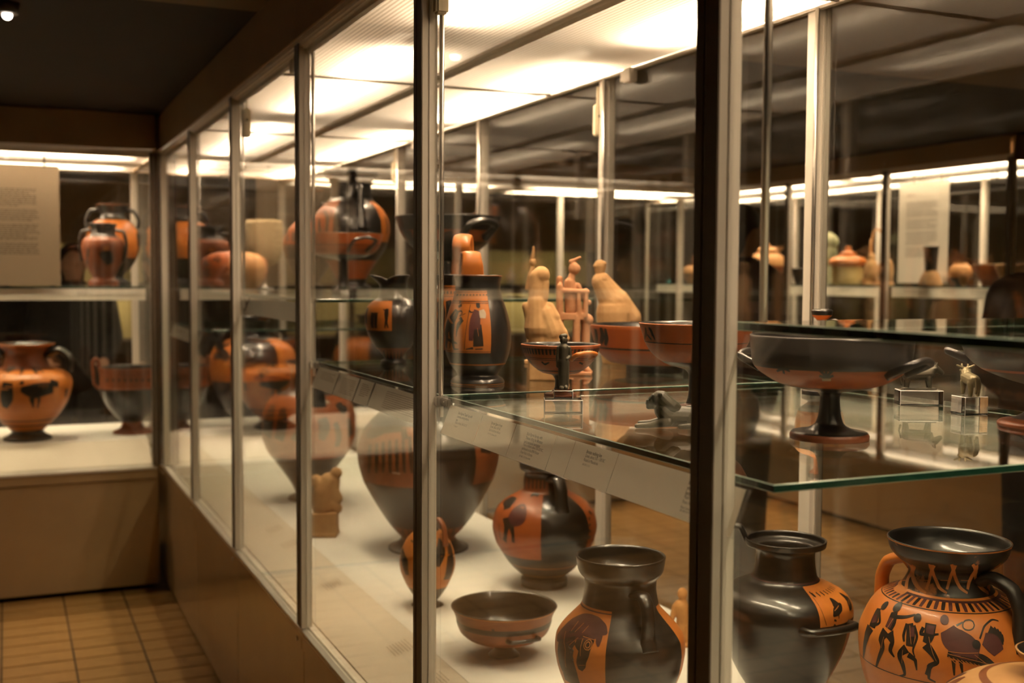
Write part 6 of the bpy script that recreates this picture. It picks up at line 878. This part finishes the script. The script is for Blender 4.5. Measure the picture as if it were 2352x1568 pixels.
fig('amulet', 'tiny turquoise faience scarab beside the hoop-handled jar', 'ornament', (X2 - .18, 8.0 - .12, ZP), RIGHT, [('body', 'faience', [E(0, 12, 18, 14, 12)], 2.0)], .001)
# white figurines in the yellow wall case
for k, (x, h, lab) in enumerate(((4.42, .16, 'white clay rider in the yellow wall case'), (4.62, .13, 'small white clay pot-bellied figure in the yellow wall case'), (5.0, .17, 'white clay standing idol in the yellow wall case'), (.44, .15, 'white clay seated idol in the near yellow wall case'))):
    fig('figurine', lab, 'figurine', (x, 9.9, 1.45), 0, [('body', 'paint_white', [E(0, 130, 18, 16, 20), C(0, 112, 12, 0, 60, 26), C(0, 60, 30, 0, 10, 34), C(-24, 96, 9, -40, 60, 8), C(24, 96, 9, 40, 66 + 20 * (k % 2), 8)], 4.0)], .001 * h / .15, 'white figurines in the wall cases')
# round pot at the near end of the deck, only its shoulder reaches into view
vase(dict(name='pot', label='round pale pot with purple rosettes at the near end of the white deck', cat='vase', pos=(1.20, 1.0, .65), prof=[(.077, 0), (.077, .012), (.066, .02), (.11, .085), (.146, .185), (.153, .25), (.140, .305), (.106, .335), (.066, .349), (.033, .355), (.028, .368), (.042, .378), (.046, .385)], base='clay_pale', inner=.355,
          strokes=[(('paint_purple', 'clay_deep', 'paint_black')[k % 3], [(-2.6 + .25 * k, .315 + .012 * (k % 2), .008), (-2.55 + .25 * k, .324, .026), (-2.47 + .25 * k, .315 + .010 * ((k + 1) % 2), .008)]) for k in range(20)] + [(('paint_purple', 'clay_deep')[k % 2], [(-2.6 + .3 * k, .272, .012), (-2.5 + .3 * k, .286, .030), (-2.42 + .3 * k, .272, .012)]) for k in range(17)], lines=[(.300, .003, 'clay_deep', None, None), (.344, .003, 'clay_deep', None, None)]))
vase(dict(name='oil_flask', label='pale oil flask with dark leaves, orange neck and black mouth', cat='flask', pos=(1.379, 1.676, ZL), prof=[(.034, 0), (.034, .008), (.022, .014), (.040, .03), (.046, .06), (.046, .095), (.038, .108), (.018, .115), (.010, .122), (.010, .138), (.018, .146), (.0195, .154), (.018, .157)], base='clay_pale', zones=[(0, .03, 'black_glaze', None, None), (.03, .052, 'clay_orange', None, None), (.108, .147, 'clay_orange', None, None), (.147, .16, 'black_glaze', None, None)], inner=.13,
          strokes=[('paint_black', [(-2.8 + .7 * k, .058, .003), (-2.8 + .7 * k, .076, .012), (-2.8 + .7 * k, .092, .002)]) for k in range(9)],
          handles=[dict(path=[(80, .010, .136), (80, .024, .138), (80, .034, .128), (80, .038, .108)], w=.009, t=.006, mat='black_glaze', side='h')]))
# printed number of the far case
M4 = plane_m((4.7725, 4.475, 2.092), (0, -1, 0), (0, 0, 1))
text_mesh('case_number', '10', .070, Matrix.Translation((-4.78, 0, 0)) @ M4, 'ink', sec, .0008, .9)

# ------------------------------------------------------------------ visitors
def person(label, pos, rz, h, coat, legs, hair_long=False):
    t = thing('person', label, 'person', pos, rz, 'visitors among the cases')
    k = h / 1.72
    def V(x, z, r, x2, z2, r2, y=0, y2=None): return ('c', (x, y, z), r, (x2, y if y2 is None else y2, z2), r2)
    body = [('e', (0, .01, 1.60), (.075, .095, .115)), ('e', (0, .10, 1.585), (.012, .018, .02)), ('e', (.078, .01, 1.595), (.012, .02, .03)), ('e', (-.078, .01, 1.595), (.012, .02, .03)), V(0, 1.50, .052, 0, 1.42, .06), V(-.15, 1.39, .06, .15, 1.39, .06), V(0, 1.32, .13, 0, 1.0, .13), V(0, 1.0, .14, 0, .94, .14)]
    for s in (-1, 1):
        body += [V(s * .18, 1.38, .055, s * .23, 1.12, .045), V(s * .23, 1.12, .044, s * .17, .98, .034, 0, .20), ('e', (s * .155, .245, .965), (.038, .05, .02))]
        for q in range(4): body.append(V(s * (.13 + .018 * q), .965, .009, s * (.128 + .018 * q), .945, .008, .28, .33 - .006 * abs(q - 1.4)))
        body.append(V(s * .115, .97, .010, s * .10, .965, .009, .23, .27))
        body += [V(s * .09, .92, .088, s * .10, .50, .062), V(s * .10, .50, .060, s * .10, .08, .042), V(s * .10, .04, .042, s * .11, .035, .032, -.03, .16)]
    b = blob('body', body, .011, 'skin', t, 4, k)
    ct = [V(-.16, 1.395, .075, .16, 1.395, .075), V(0, 1.34, .165, 0, 1.0, .17), V(-.05, 1.3, .15, -.05, .9, .15), V(.05, 1.3, .15, .05, .9, .15), V(0, 1.44, .072, 0, 1.40, .09)]
    for s in (-1, 1): ct += [V(s * .19, 1.38, .075, s * .24, 1.12, .066), V(s * .24, 1.12, .064, s * .18, .995, .052, 0, .175)]
    blob('coat', ct, .016, coat, t, 4, k)
    tr = []
    for s in (-1, 1): tr += [V(s * .09, .92, .105, s * .10, .50, .080), V(s * .10, .50, .078, s * .10, .10, .066)]
    blob('trousers', tr, .016, legs, t, 3, k)
    for s in (-1, 1): blob('shoe', [V(s * .10, .05, .055, s * .11, .045, .045, -.04, .17)], .012, 'cloth_black', t, 2, k)
    hr = [('e', (0, -.015, 1.64), (.088, .100, .098)), ('e', (0, -.055, 1.58), (.08, .062, .10))]
    if hair_long: hr += [V(0, 1.58, .075, 0, 1.40, .06, -.06, -.09)]
    blob('hair', hr, .011, 'hair', t, 3, k)
    return t
person('visitor in a black coat standing right behind the aisle-end case', (.40, 7.75, 0), math.pi, 1.70, 'cloth_black', 'cloth_black', True)
person('visitor in a black coat with denim trousers behind the aisle-end case', (-.06, 8.1, 0), math.pi - .4, 1.62, 'cloth_black', 'cloth_denim')
person('tall visitor in a plum coat in the second aisle', (3.3, 4.62, 0), -math.pi / 2, 1.86, 'cloth_plum', 'cloth_black')
person('visitor in a brown coat at the near end of the second aisle', (3.42, 2.86, 0), -math.pi / 2 + .3, 1.80, 'cloth_brown', 'cloth_black', True)
